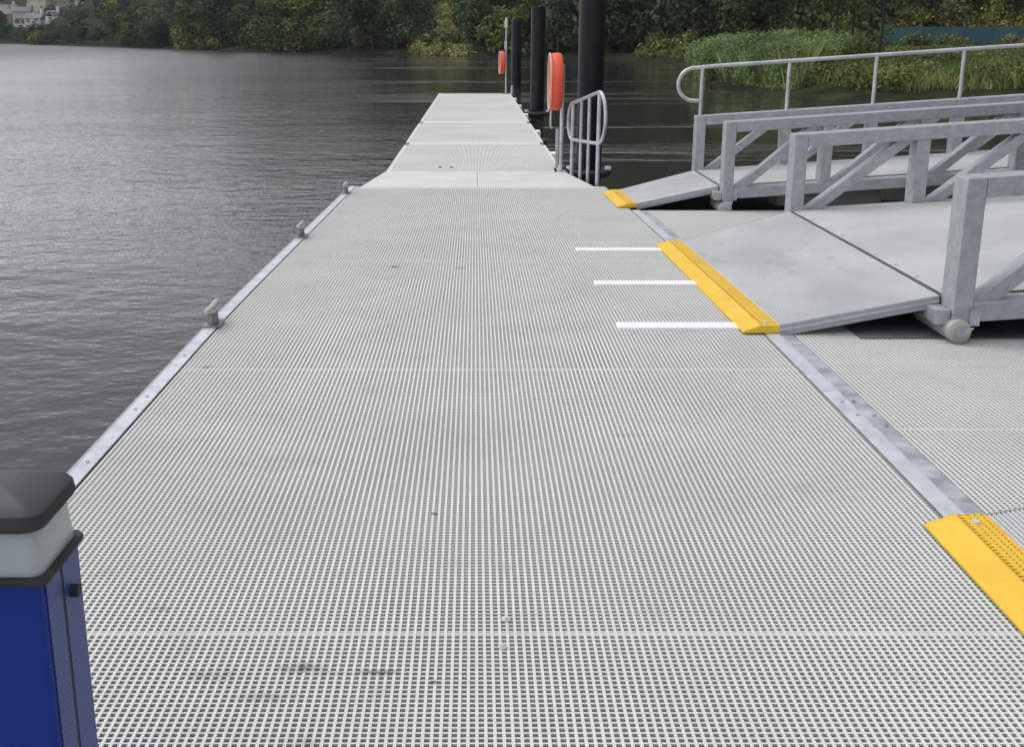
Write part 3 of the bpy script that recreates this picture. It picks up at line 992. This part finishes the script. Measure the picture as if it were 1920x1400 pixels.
# ------------------------------------------------------------------ railing beside the tapered plate
RL = root('railing', (1.33, 14.1, -0.2), 'grey tube railing with rounded looped ends in front of the thick pile', 'railing')
pa, pb = Vector((1.195, 14.55, -0.165)), Vector((1.425, 13.7, -0.20))
za_t, zb_t = 0.70, 0.87
za_m, zb_m = 0.265, 0.29
dv = (pb - pa); dv.z = 0; dl = dv.length; dv.normalize()


def rp(t, z):      # t metres along the railing from the far end
    return (pa.x + dv.x * t, pa.y + dv.y * t, z)


pts = [rp(0, za_t), rp(dl, zb_t)]
rt_ = (zb_t - zb_m) / 2
for a in np.linspace(0.25, math.pi - 0.25, 11):
    pts.append(rp(dl + 0.21 * math.sin(a), (zb_t + zb_m) / 2 + rt_ * math.cos(a)))
pts += [rp(dl, zb_m), rp(0, za_m)]
rt_ = (za_t - za_m) / 2
for a in np.linspace(math.pi - 0.25, 0.25, 11):
    pts.append(rp(-0.16 * math.sin(a), (za_t + za_m) / 2 + rt_ * math.cos(a)))
pts.append(rp(0, za_t))
MB().tube(pts, 0.021, 12, cap=False).build('top_loop', M['rail'], RL, smooth=True)
for t in (0.0, 0.34, 0.64, 1.0):
    x, y, _ = rp(dl * t, 0)
    zt = za_t + (zb_t - za_t) * t
    MB().tube([(x, y, -0.22), (x, y, zt - 0.01)], 0.02 if t not in (0.0, 1.0) else 0.024, 12).build('upright', M['rail'], RL, smooth=True)
g = MB()
g.tube([(pa.x, pa.y, -0.215), (pb.x, pb.y, -0.235)], 0.02, 8)
g.build('foot_rail', M['galv'], RL)

# ------------------------------------------------------------------ service pedestal, lower left
px0, px1, py0, py1 = -0.995, -0.659, 1.632, 1.815
zg_ = 0.690
PD = root('service_pedestal', ((px0 + px1) / 2, (py0 + py1) / 2, 0.0), 'blue service pedestal with white light band and black lid, in the lower left corner', 'pedestal')


def rrect(x0, x1, y0, y1, r, z, n=5):
    out = []
    for cx_, cy_, a0 in ((x1 - r, y1 - r, 0), (x0 + r, y1 - r, 90), (x0 + r, y0 + r, 180), (x1 - r, y0 + r, 270)):
        for k in range(n + 1):
            a = R(a0 + 90 * k / n)
            out.append((cx_ + r * math.cos(a), cy_ + r * math.sin(a), z))
    return out


def stack(loops):
    mb = MB()
    n_ = len(loops[0])
    v = [p for lp in loops for p in lp]
    f = [tuple(range(n_ - 1, -1, -1)), tuple(range((len(loops) - 1) * n_, len(loops) * n_))]
    for i in range(len(loops) - 1):
        for k in range(n_):
            a, b2 = i * n_ + k, i * n_ + (k + 1) % n_
            f.append((a, b2, b2 + n_, a + n_))
    mb.add(v, f)
    return mb


bx = 0.008
stack([rrect(px0 + bx, px1 - bx, py0 + bx, py1 - bx, 0.012, 0.008), rrect(px0 + bx, px1 - bx, py0 + bx, py1 - bx, 0.012, zg_ - 0.012)]).build('cabinet', M['blue'], PD, smooth=True)
MB().box(px0 - 0.02, px1 + 0.02, py0 - 0.02, py1 + 0.02, 0.001, 0.012).build('base_plate', M['galv'], PD)
# perforated side skin (blue, dotted with small holes), with a black groove and a knob
pm_ = bpy.data.materials.new('blue_perforated')
pm_.use_nodes = True
n, l = pm_.node_tree.nodes, pm_.node_tree.links
b = n["Principled BSDF"]
b.inputs["Roughness"].default_value = 0.45
geo2 = n.new("ShaderNodeNewGeometry")
sp = n.new("ShaderNodeSeparateXYZ")
l.new(geo2.outputs["Position"], sp.inputs[0])


def pmath(op, a, b2=None):
    k = n.new("ShaderNodeMath"); k.operation = op
    for i, q in enumerate((a, b2)):
        if q is None: continue
        if isinstance(q, (int, float)): k.inputs[i].default_value = q
        else: l.new(q, k.inputs[i])
    return k.outputs[0]


s1 = pmath('SINE', pmath('MULTIPLY', pmath('ADD', sp.outputs[1], sp.outputs[2]), 620.0))
s2 = pmath('SINE', pmath('MULTIPLY', pmath('SUBTRACT', sp.outputs[1], sp.outputs[2]), 620.0))
hole = pmath('GREATER_THAN', pmath('ADD', s1, s2), 0.75)
mx = n.new("ShaderNodeMix"); mx.data_type = 'RGBA'
mx.inputs[6].default_value = (0.035, 0.07, 0.30, 1)
mx.inputs[7].default_value = (0.012, 0.018, 0.06, 1)
l.new(hole, mx.inputs[0])
l.new(mx.outputs[2], b.inputs["Base Color"])
xs_ = px1 - bx + 0.0005
ygr = py0 + 0.088
MB().box(xs_, xs_ + 0.002, py0 + 0.022, ygr - 0.006, 0.02, zg_ - 0.016).build('side_panel', pm_, PD)
MB().box(xs_, xs_ + 0.002, ygr + 0.006, py1 - 0.012, 0.02, zg_ - 0.016).build('side_panel', pm_, PD)
MB().box(xs_, xs_ + 0.001, ygr - 0.0055, ygr + 0.0055, 0.02, zg_ - 0.016).build('door_seam', M['rubber'], PD)
kn = MB().tube([(xs_ + 0.002, ygr + 0.034, zg_ - 0.080), (xs_ + 0.016, ygr + 0.034, zg_ - 0.080)], 0.011, 16).build('lock_knob', M['rubber'], PD, smooth=True)
stack([rrect(px0 - .004, px1 + .004, py0 - .004, py1 + .004, 0.02, zg_ - 0.012), rrect(px0 - .006, px1 + .006, py0 - .006, py1 + .006, 0.02, zg_ - 0.006),
       rrect(px0 - .004, px1 + .004, py0 - .004, py1 + .004, 0.02, zg_)]).build('lower_gasket', M['rubber'], PD, smooth=True)
stack([rrect(px0 + .006, px1 - .006, py0 + .006, py1 - .006, 0.02, zg_), rrect(px0 + .006, px1 - .012, py0 + .010, py1 - .010, 0.02, zg_ + 0.074)]).build('light_band', M['diffuser'], PD, smooth=True)
zl = zg_ + 0.075
px1 += 0.007
py1 += 0.006
lr = stack([rrect(px0 + .002, px1 - .006, py0 - .002, py1 - .002, 0.030, zl), rrect(px0, px1 - .003, py0 - .004, py1, 0.030, zl + 0.006),
       rrect(px0 + .004, px1 - .006, py0 + .002, py1 - .002, 0.028, zl + 0.024)]).build('lid_rim', M['rubber'], PD, smooth=True)
stack([rrect(px0 + .0045, px1 - .0065, py0 + .0025, py1 - .0025, 0.028, zl + 0.0242), rrect(px0 + .016, px1 - .016, py0 + .014, py1 - .012, 0.018, zl + 0.034),
       rrect(px0 + .07, px1 - .07, py0 + .06, py1 - .055, 0.01, zl + 0.052)]).build('lid', M['lid'], PD, smooth=True)


# ------------------------------------------------------------------ vegetation
def leaves(centres, radii, per, size, squash=0.8, r=rng, edge=0.55):
    """leaf cards spread through ellipsoidal clumps; mostly on the outer shell, faces turned outwards"""
    out = []
    for c, rad in zip(centres, radii):
        k = max(8, int(per * rad * rad))
        d = r.normal(size=(k, 3))
        d /= np.linalg.norm(d, axis=1)[:, None]
        rr = rad * (edge + (1.12 - edge) * r.random(k) ** 0.6)[:, None]
        p = c + d * rr * np.array([1, 1, squash])
        nn = d + r.normal(size=(k, 3)) * 0.55
        nn[:, 2] += 0.25
        nn /= np.linalg.norm(nn, axis=1)[:, None]
        a = np.cross(nn, r.normal(size=(k, 3)))
        a /= np.linalg.norm(a, axis=1)[:, None]
        b2 = np.cross(nn, a)
        s = size * (0.6 + 0.8 * r.random(k))[:, None]
        a = a * s
        b2 = b2 * s * 0.62
        out.append(np.stack([p - a, p - b2 * 0.9, p + a, p + b2], 1))
    return np.concatenate(out)


def crown_parts(h, wd, seed, nbl=26, low=0.12):
    r = np.random.default_rng(seed)
    c, rad = [], []
    for i in range(nbl):
        t = r.random() ** 0.8
        z = h * (low + (0.93 - low) * t)
        env = wd * 0.5 * (math.sin(math.pi * min(1, (t * 0.86 + 0.16))) ** 0.6)
        a = r.random() * 2 * math.pi
        rr = env * (0.35 + 0.6 * math.sqrt(r.random()))
        c.append((rr * math.cos(a), rr * math.sin(a), z))
        rad.append(wd * (0.13 + 0.11 * r.random()))
    c.append((0, 0, h * 0.5)); rad.append(wd * 0.3)
    return np.array(c), np.array(rad), r


def make_tree(name, h, wd, seed, leafmat, loc, label, cat, group, per=62, size=0.24, low=0.12, nbl=26, trunks=1):
    t = root(name, loc, label, cat, group)
    c, rad, r = crown_parts(h, wd, seed, nbl, low)
    V = leaves(c, rad, per, size, r=r)
    quads('crown', V, leafmat, t)
    g = MB()
    base = Vector(loc)
    r0 = 0.022 * h
    g.tube([base + Vector((0, 0, -0.4)), base + Vector((0.02 * h, 0, 0.3 * h)), base + Vector((0, 0.02 * h, 0.8 * h))], [r0 * 1.2, r0 * 0.8, r0 * 0.2], 8)
    for k in range(5):
        a = 2 * math.pi * k / 5 + r.random()
        z = h * (0.25 + 0.09 * k)
        e = wd * 0.34
        g.tube([base + Vector((0.01 * h, 0, z)), base + Vector((e * math.cos(a), e * math.sin(a), z + 0.22 * h))], [r0 * 0.45, r0 * 0.1], 6)
    g.build('trunk', M['bark'], t)
    return t


protos = []
bankgroup = 'trees along the wooded far bank'
specs = [(7.5, 6.5, 'leaf_dark'), (6.0, 6.5, 'leaf_mid'), (8.5, 6.0, 'leaf_cool'), (5.0, 5.5, 'leaf_dark'), (7.0, 7.5, 'leaf_cool'), (4.2, 4.8, 'leaf_mid')]
banklabels = {'leaf_dark': 'dark green broadleaf tree overhanging the waterline of the far bank',
              'leaf_mid': 'fresher green rounded tree at the waterline of the far bank',
              'leaf_cool': 'grey-green tall tree at the waterline of the far bank'}
shore = np.array([(-215, 470), (-132, 338), (-82, 253), (-55, 211), (-34, 175), (-20, 158), (-12.4, 149), (-2.3, 130), (6, 120), (13, 112)], float)
seglen = np.hypot(*(shore[1:] - shore[:-1]).T)
cum = np.concatenate([[0], np.cumsum(seglen)])
s = 60.0
i = 0
rt = random.Random(3)
while s < cum[-1] - 1:
    x = np.interp(s, cum, shore[:, 0]); y = np.interp(s, cum, shore[:, 1])
    k = np.searchsorted(cum, s) - 1
    k = min(max(k, 0), len(seglen) - 1)
    tx, ty = (shore[k + 1] - shore[k]) / seglen[k]
    nx_, ny_ = -ty, tx                    # towards the land
    off = 1.4 + rt.random() * 2.4
    X, Y = x + nx_ * off, y + ny_ * off
    if float(shore_dist(X, Y)) < 0:
        X, Y = x - nx_ * off, y - ny_ * off
    gap = -7.4 < X < -0.6                   # the olive clearing comes down to the water here
    if not gap:
        sp_ = rt.randrange(len(specs))
        h, wd, lm = specs[sp_]
        Z = float(ground_z(X, Y)) - 0.1
        if len([p for p in protos if p[0] == sp_]) == 0:
            t = make_tree('bank_tree', h, wd, 100 + sp_, M[lm], (X, Y, Z), banklabels[lm], 'tree', bankgroup, low=0.04)
            protos.append((sp_, t))
        else:
            t0_ = [p for p in protos if p[0] == sp_][0][1]
            t = copy_tree(t0_)
            t.location = (X, Y, Z)
            t.rotation_euler.z = rt.random() * 6.28
            if 890 + 2195 * X / (Y * 0.961) < 190: h_cap = 4.4 * Y / 300 / specs[sp_][0]
            else: h_cap = 9
            q = (0.75 + 0.5 * rt.random()) * (0.5 if Y > 290 else (0.75 if Y > 230 else 1.0))
            q = min(q, h_cap)
            t.scale = (q, q, q * (0.85 + 0.15 * rt.random()))
    s += 4.2 + rt.random() * 2.6 + (2.0 if Y > 230 else 0)
    i += 1

# the wood behind them: one mass over the hillside
cs, rs_ = {k: [] for k in ('leaf_dark', 'leaf_mid', 'leaf_cool')}, {k: [] for k in ('leaf_dark', 'leaf_mid', 'leaf_cool')}
rw = np.random.default_rng(11)
for _ in range(9000):
    y = 114 + 620 * rw.random() ** 1.4
    x = (-330 + 430 * rw.random()) * (y / 350) ** 0.8
    if x > 90: continue
    d = float(shore_dist(x, y))
    if d < 5 or d > 190: continue
    pxs = 890 + 2195 * x / (y * 0.96)
    if pxs < -160 or pxs > 2150: continue
    z = float(ground_z(x, y))
    py_ = 67 - 2195 * (z - 1.5) / (y * 0.96)           # where its foot stands on the hillside
    high = z > 13 + y * 0.03
    if high and (x < -40 or rw.random() < 0.45): continue
    if 772 < pxs < 885 - (y - 125) * 0.5 and y < 200 and rw.random() < 0.93: continue       # clearing
    hgt_ = 4 + 4.5 * rw.random()
    if pxs < 190 and y < 620:                                        # the houses look out over low trees
        hgt_ *= 0.6
        top = 67 - 2195 * (z + hgt_ - 0.5) / (y * 0.96)
        if top < 50 - 0.12 * max(0, pxs - 95) and rw.random() < 0.93: continue
    key = ('leaf_dark', 'leaf_mid', 'leaf_cool')[int(rw.choice(3, p=[.42, .22, .36]))]
    for k in range(3 if high else 6):
        a = rw.random() * 6.28
        q = rw.random() * 2.2
        cs[key].append((x + q * math.cos(a), y + q * math.sin(a), z + hgt_ * (0.3 + 0.6 * rw.random())))
        rs_[key].append((1.1 + 0.9 * rw.random()) * (1.9 if high else 1.0))
for key in cs:
    rad_ = np.array(rs_[key])
    V = leaves(np.array(cs[key]), rad_, 30, 0.31, r=rw)
    o = quads('woodland', V, M[key])
    tag(o, {'leaf_dark': 'dark green part of the wood covering the far hillside', 'leaf_mid': 'fresher green part of the wood on the far hillside',
            'leaf_cool': 'grey-green part of the wood covering the far hillside'}[key], 'woodland', kind='stuff')

# scrub and pale grass on the clearing that climbs the far bank
cl, rl = [], []
for _ in range(2500):
    y = 128 + 75 * rw.random()
    pxs = 775 + 108 * rw.random()
    x = (pxs - 890) / 2195 * y * 0.961
    if pxs > 885 - (y - 125) * 0.5 or float(shore_dist(x, y)) < 0.6: continue
    q = 0.35 + 0.5 * rw.random()
    cl.append((x, y, float(ground_z(x, y)) + 0.2 * q)); rl.append(q)
V = leaves(np.array(cl), np.array(rl), 70, 0.18, r=rw)
tag(quads('hillside_scrub', V, M['leaf_scrub']), 'olive scrub and grass on the pale clearing of the far bank', 'scrub', kind='stuff')

# trees behind the bay on the right
bay = [(14.5, 118, 9, 8, 'leaf_dark'), (20, 117, 10, 9, 'leaf_cool'), (26, 114, 9.5, 8.5, 'leaf_mid'), (32, 118, 11, 9.5, 'leaf_dark'), (38, 121, 10, 9, 'leaf_cool'),
       (17, 126, 12, 9, 'leaf_mid'), (24, 128, 13, 10, 'leaf_dark'), (31, 130, 13, 10, 'leaf_cool'), (40, 131, 13, 10, 'leaf_dark'), (48, 130, 12, 9, 'leaf_cool'), (55, 128, 12, 9, 'leaf_dark'),
       (63, 126, 11, 9, 'leaf_mid'), (10, 127, 10, 8, 'leaf_dark'), (47, 142, 15, 11, 'leaf_dark'), (36, 143, 15, 11, 'leaf_mid'), (60, 142, 15, 11, 'leaf_cool'), (25, 142, 15, 11, 'leaf_cool')]
for i, (x, y, h, wd, lm) in enumerate(bay):
    make_tree('bay_tree', h, wd, 300 + i, M[lm], (x, y, float(ground_z(x, y)) - 0.1),
              {'leaf_dark': 'dark green leafy tree in the mass behind the reed bed', 'leaf_mid': 'mid green leafy tree in the mass behind the reed bed', 'leaf_cool': 'grey-green leafy tree in the mass behind the reed bed'}[lm],
              'tree', 'trees behind the bay', low=0.02, nbl=36, per=105, size=0.16)

# nearer slim tree pair
for (x, y, h, wd, lm, sd_, lab) in ((17.75, 60, 8.5, 2.6, 'leaf_dark', 41, 'slim dark-trunked tree rising from the right edge of the reed bed'),
                                    (18.65, 60.3, 9.0, 3.4, 'leaf_dark', 42, 'second slim trunk, just right of the slimmest tree by the reeds'),
                                    (21.0, 63, 8.0, 4.0, 'leaf_mid', 43, 'bushy dark tree between the slim trunks and the teal fence')):
    z = float(ground_z(x, y))
    t = root('slim_tree', (x, y, z), lab, 'tree', 'slim trees beside the reed bed')
    r = np.random.default_rng(sd_)
    c, rad = [], []
    lowz = 2.4 if sd_ < 43 else 0.9
    for k in range(30):
        c.append((r.normal() * wd * 0.26, r.normal() * wd * 0.26, lowz + (h - lowz) * r.random()))
        rad.append(0.35 + 0.35 * r.random())
    quads('crown', leaves(np.array(c), np.array(rad), 150, 0.12, r=r), M[lm], t)
    g = MB()
    g.tube([(x, y, z - 0.3), (x + 0.05, y, z + 2.2), (x - 0.05, y, z + h * 0.9)], [0.085, 0.065, 0.02], 8)
    for k in range(4):
        a = r.random() * 6.28
        g.tube([(x, y, z + 2.0 + k), (x + 0.9 * math.cos(a), y + 0.9 * math.sin(a), z + 3.0 + k)], [0.03, 0.01], 6)
    g.build('trunk', M['bark'], t)

# shrubs: yellow-green ones beyond the teal fence, olive ones on the clearing, brown-green ones along the bank
def shrub(x, y, h, wd, lm, label, group, seed, per=60, size=0.2):
    z = float(ground_z(x, y))
    t = root('shrub', (x, y, z), label, 'shrub', group)
    c, rad, r = crown_parts(h, wd, seed, 14, 0.1)
    quads('foliage', leaves(c, rad, per, size, r=r), M[lm], t)
    g = MB()
    for k in range(3):
        a = 2.1 * k
        g.tube([(x, y, z - 0.1), (x + 0.25 * wd * math.cos(a), y + 0.25 * wd * math.sin(a), z + h * 0.55)], [0.04, 0.015], 6)
    g.build('stem', M['bark'], t)


k = 0
for (x, y, h, wd, lm) in ((40.5, 112.5, 3.6, 4.0, 'leaf_yellow'), (44, 113, 4.6, 4.4, 'leaf_olive'), (47.5, 112.5, 4.2, 4.0, 'leaf_yellow'), (51, 113, 4.4, 4.4, 'leaf_yellow'), (54.5, 113, 4.2, 4.2, 'leaf_olive'), (37.3, 114, 3.4, 3.4, 'leaf_olive')):
    k += 1
    shrub(x, y, h, wd, lm, 'yellow-green bush rising behind the teal fence' if lm == 'leaf_yellow' else 'olive bush standing behind the teal fence', 'bushes behind the teal fence', 500 + k)
for (x, y, h, wd) in ((-6.0, 140.5, 1.6, 3.0), (-2.0, 134.5, 1.4, 2.8), (-6.6, 150, 2.0, 3.6), (-3.0, 146, 1.8, 3.0), (-7.5, 163, 2.6, 4), (-5.0, 171, 2.6, 4)):
    k += 1
    shrub(x, y, h, wd, 'leaf_olive', 'low olive bush in the pale clearing on the far bank', 'bushes in the clearing', 500 + k, per=40, size=0.28)
for (x, y, h, wd) in ((15.6, 105, 1.5, 3.4), (17.8, 100, 1.6, 3.0), (16.6, 95, 1.3, 2.6), (18.8, 107, 1.5, 3.2)):
    k += 1
    shrub(x, y, h, wd, 'leaf_olive', 'low yellowish bush at the head of the little bay', 'bushes at the head of the bay', 500 + k, per=60, size=0.2)
for (x, y, h, wd) in ((37.8, 104, 1.3, 3.0), (41.5, 106, 1.0, 3.6), (45.5, 103, 1.2, 3.0), (49.0, 105, 0.9, 3.2)):
    k += 1
    shrub(x, y, h, wd, 'leaf_olive', 'low tawny bush growing in front of the teal fence', 'bushes in front of the teal fence', 500 + k, per=90, size=0.14)
k = 0
for (x, y, h, wd) in ((-104, 293, 3, 6), (-47, 198, 2.2, 4.0), (-41, 188, 2.0, 4), (-23.5, 163, 2.3, 3.8), (-27, 168, 2.0, 3.4)):
    k += 1
    shrub(x, y - 1, h, wd, 'leaf_olive', 'small olive bush at the foot of the dark far-bank trees', 'small bushes at the far waterline', 560 + k, per=34, size=0.3)


def blades(xy, hmin, hmax, wdt, lean, r):
    n_ = len(xy)
    z = ground_z(xy[:, 0], xy[:, 1])
    h = hmin + (hmax - hmin) * r.random(n_)
    a = r.random(n_) * 2 * np.pi
    dx, dy = np.cos(a) * wdt, np.sin(a) * wdt
    lx, ly = r.normal(size=n_) * lean * h, r.normal(size=n_) * lean * h
    p = np.stack([xy[:, 0], xy[:, 1], z - 0.05], -1)
    q = p + np.stack([dx, dy, 0 * dx], -1)
    m_ = p + np.stack([lx * .4 + dx, ly * .4 + dy, h * 0.6], -1)
    t = p + np.stack([lx, ly, h], -1)
    return np.stack([p, q, m_, t], 1)


# reed bed: a soft mound of fine stems and leaves
r = np.random.default_rng(21)


def in_reeds(x, y):
    return (shore_dist(x, y) > np.where(y < 58, 0.8, 0.2)) & (x < 11 + (y - 44) * 0.42 + 1.0 * np.sin(y)) & (x < 22.5) & (y < 83)


xy = np.stack([10.2 + 16 * r.random(150000), 45 + 38 * r.random(150000)], -1)
xy = xy[in_reeds(xy[:, 0], xy[:, 1])]
V = blades(xy, 0.4, 1.75, 0.02, 0.16, r)
cxy = np.stack([10.2 + 16 * r.random(5200), 45 + 38 * r.random(5200)], -1)
cxy = cxy[in_reeds(cxy[:, 0], cxy[:, 1])]
hh = 0.35 + 1.0 * r.random(len(cxy)) * (0.75 + 0.25 * np.sin(cxy[:, 0] * 1.1) * np.sin(cxy[:, 1] * 0.6))
V2 = leaves(np.stack([cxy[:, 0], cxy[:, 1], ground_z(cxy[:, 0], cxy[:, 1]) + hh], -1), 0.28 + 0.22 * r.random(len(cxy)), 1000, 0.058, squash=1.5, r=r)
tag(quads('reed_bed', np.concatenate([V, V2]), M['reed']), 'tall soft green reed bed at the water edge behind the handrail', 'reeds', kind='stuff')
# rough grass over the bank
xy = np.stack([10.3 + 50 * r.random(150000) ** 1.2, 37.5 + 75 * r.random(150000) ** 1.25], -1)
d = shore_dist(xy[:, 0], xy[:, 1])
nz_ = wob(xy[:, 0], xy[:, 1], 0.9)
keep = (d > 1.6 + 0.8 * nz_) & (nz_ + r.normal(size=len(d)) * 0.35 > -0.35)
V = blades(xy[keep], 0.15, 0.65, 0.05, 0.3, r)
tag(quads('bank_grass', V, M['grass']), 'rough green and brown grass covering the river bank on the right', 'grass', kind='stuff')

# low leafy undergrowth between the grass
cc, rr2 = {'leaf_mid': [], 'leaf_olive': []}, {'leaf_mid': [], 'leaf_olive': []}
for _ in range(5200):
    x, y = 10.5 + 48 * r.random() ** 1.2, 38 + 72 * r.random() ** 1.2
    d = float(shore_dist(x, y))
    if d < 1.4 or (float(wob(x + 40, y, 0.5)) < -0.25): continue
    q = 0.2 + 0.35 * r.random()
    key = 'leaf_mid' if r.random() < 0.62 else 'leaf_olive'
    cc[key].append((x, y, float(ground_z(x, y)) + q * 0.4)); rr2[key].append(q)
for key in cc:
    V = leaves(np.array(cc[key]), np.array(rr2[key]), 330, 0.085, r=r)
    tag(quads('undergrowth', V, M[key]), 'low green leafy undergrowth among the bank grass' if key == 'leaf_mid' else 'olive leafy undergrowth among the bank grass', 'undergrowth', kind='stuff')

# teal fence
FN = root('fence', (44, 110, 1.0), 'long teal panelled fence below the yellow-green bushes', 'fence')
fx = 36.6
pn = 0
prev = None
while fx < 64:
    yb_ = 110
    zb_ = 0.85
    MB().box(fx + 0.03, fx + 2.37, yb_ - 0.03, yb_ + 0.03, zb_, 2.22 + 0.03 * math.sin(fx)).build('fence_panel', M['teal'], FN)
    MB().box(fx - 0.05, fx + 0.028, yb_ - 0.06, yb_ + 0.06, zb_ - 1.0, 2.36).build('fence_post', M['teal'], FN)
    fx += 2.42

# ------------------------------------------------------------------ houses on the far left hillside
def house(x, y, w_, dp, h, rh, wall, roof, rot, label):
    z = float(ground_z(x, y)) + 0.0
    Hs = root('house', (x, y, z), label, 'house', 'pale houses on the left hillside')
    g = MB(); g.box(x - w_ / 2, x + w_ / 2, y - dp / 2, y + dp / 2, z - 3, z + h)
    g.build('wall', wall, Hs)
    o_ = 0.5
    g = MB()
    g.add([(x - w_ / 2 - o_, y - dp / 2 - o_, z + h + .02), (x + w_ / 2 + o_, y - dp / 2 - o_, z + h + .02), (x + w_ / 2 + o_, y + dp / 2 + o_, z + h + .02), (x - w_ / 2 - o_, y + dp / 2 + o_, z + h + .02),
           (x - w_ / 2 - o_, y, z + h + rh), (x + w_ / 2 + o_, y, z + h + rh)], [(0, 1, 5, 4), (2, 3, 4, 5), (0, 4, 3), (1, 2, 5), (0, 3, 2, 1)])
    rf = g.build('roof', roof, Hs)
    MB().box(x + w_ * 0.3, x + w_ * 0.3 + 0.9, y - 0.5, y + 0.5, z + h + rh * 0.4, z + h + rh + 1.3).build('chimney', wall, rf)
    nw = max(2, int(w_ / 3.2))
    for st in range(max(1, int(h / 2.9))):
        for j in range(nw):
            wx = x - w_ / 2 + (j + 0.5) * w_ / nw
            wz = z + 1.0 + st * 2.9
            wd_ = MB().box(wx - 0.65, wx + 0.65, y - dp / 2 - 0.05, y - dp / 2 - 0.003, wz, wz + 1.4).build('window', M['glass'], Hs)
            MB().box(wx - 0.75, wx + 0.75, y - dp / 2 - 0.14, y - dp / 2 - 0.003, wz - 0.14, wz - 0.01).build('sill', M['render2'], wd_)
    for ch in [Hs]:
        ch.rotation_euler.z = rot


HOUSES = []      # filled from the placement table below
PL = [  # px, py(base), distance, width, depth, wall height, roof height, wall, roof, rot, label
    (46, 44, 520, 7.0, 7, 5.6, 2.0, 'render', 'slate', 0.2, 'tall cream house in the middle of the hillside group'),
    (82, 20, 560, 9.0, 7, 5.2, 2.2, 'render', 'tile', -0.2, 'cream house highest up, with a brown roof'),
    (8, 46, 500, 9.0, 8, 4.6, 2.4, 'render3', 'slate', 0.1, 'buff brown house at the left frame edge'),
    (72, 44, 500, 7.5, 6, 3.0, 2.2, 'render2', 'slate', -0.3, 'low white house right of the tall cream one'),
    (50, 56, 470, 6.0, 5, 2.4, 1.2, 'render2', 'slate', 0.2, 'small white house lowest on the slope, left of its white neighbour'),
    (80, 56, 470, 7.0, 5, 2.0, 1.2, 'render2', 'slate', -0.1, 'long low white house at the foot of the slope'),
    (164, 14, 520, 8.0, 7, 3.4, 2.2, 'render2', 'slate', 0.3, 'lone white house up right, apart from the group'),
    (105, 33, 480, 4.0, 4, 2.0, 1.4, 'render2', 'slate', 0, 'tiny white house half hidden right of the group'),
    (20, 33, 520, 7.0, 6, 3.6, 2.2, 'render2', 'slate', 0.1, 'grey-white house just above the buff one'),
    (122, 12, 560, 8.0, 6, 2.6, 2.6, 'render3', 'slate', 0.1, 'grey-roofed house between the cream house and the lone white one'),
]
for (px, py, dist, w_, dp, h, rh, wall, roof, rot, lab) in PL:
    best = None
    for y in range(360, 760, 4):          # walk up the hillside to the terrace where this house stands
        x = (px - 890) / 2195 * y * 0.961
        zt = float(ground_z(x, y)) + 1.0
        e = abs(67 - 2195 * (zt - 1.487) / (y * 0.961) - py)
        if best is None or e < best[0]:
            best = (e, x, y, zt)
    e, x, y, zt = best
    q = y / dist
    house(x, y, w_ * q, dp * q, h * q, rh * q, M[wall], M[roof], rot, lab)
    print('HOUSE', lab[:24], round(x), y, round(zt, 1), 'err px', round(e, 1))

# ------------------------------------------------------------------ river haze
hm = bpy.data.materials.new('haze')
hm.use_nodes = True
n, l = hm.node_tree.nodes, hm.node_tree.links
n.remove(n["Principled BSDF"])
pv = n.new("ShaderNodeVolumePrincipled")
pv.inputs["Color"].default_value = (0.84, 0.93, 1.0, 1)
pv.inputs["Density"].default_value = 0.00015
l.new(pv.outputs[0], n["Material Output"].inputs["Volume"])
hz_ = MB().box(-1700, 1000, -600, 1700, -6, 130).build('haze', hm)
tag(hz_, kind='stuff')
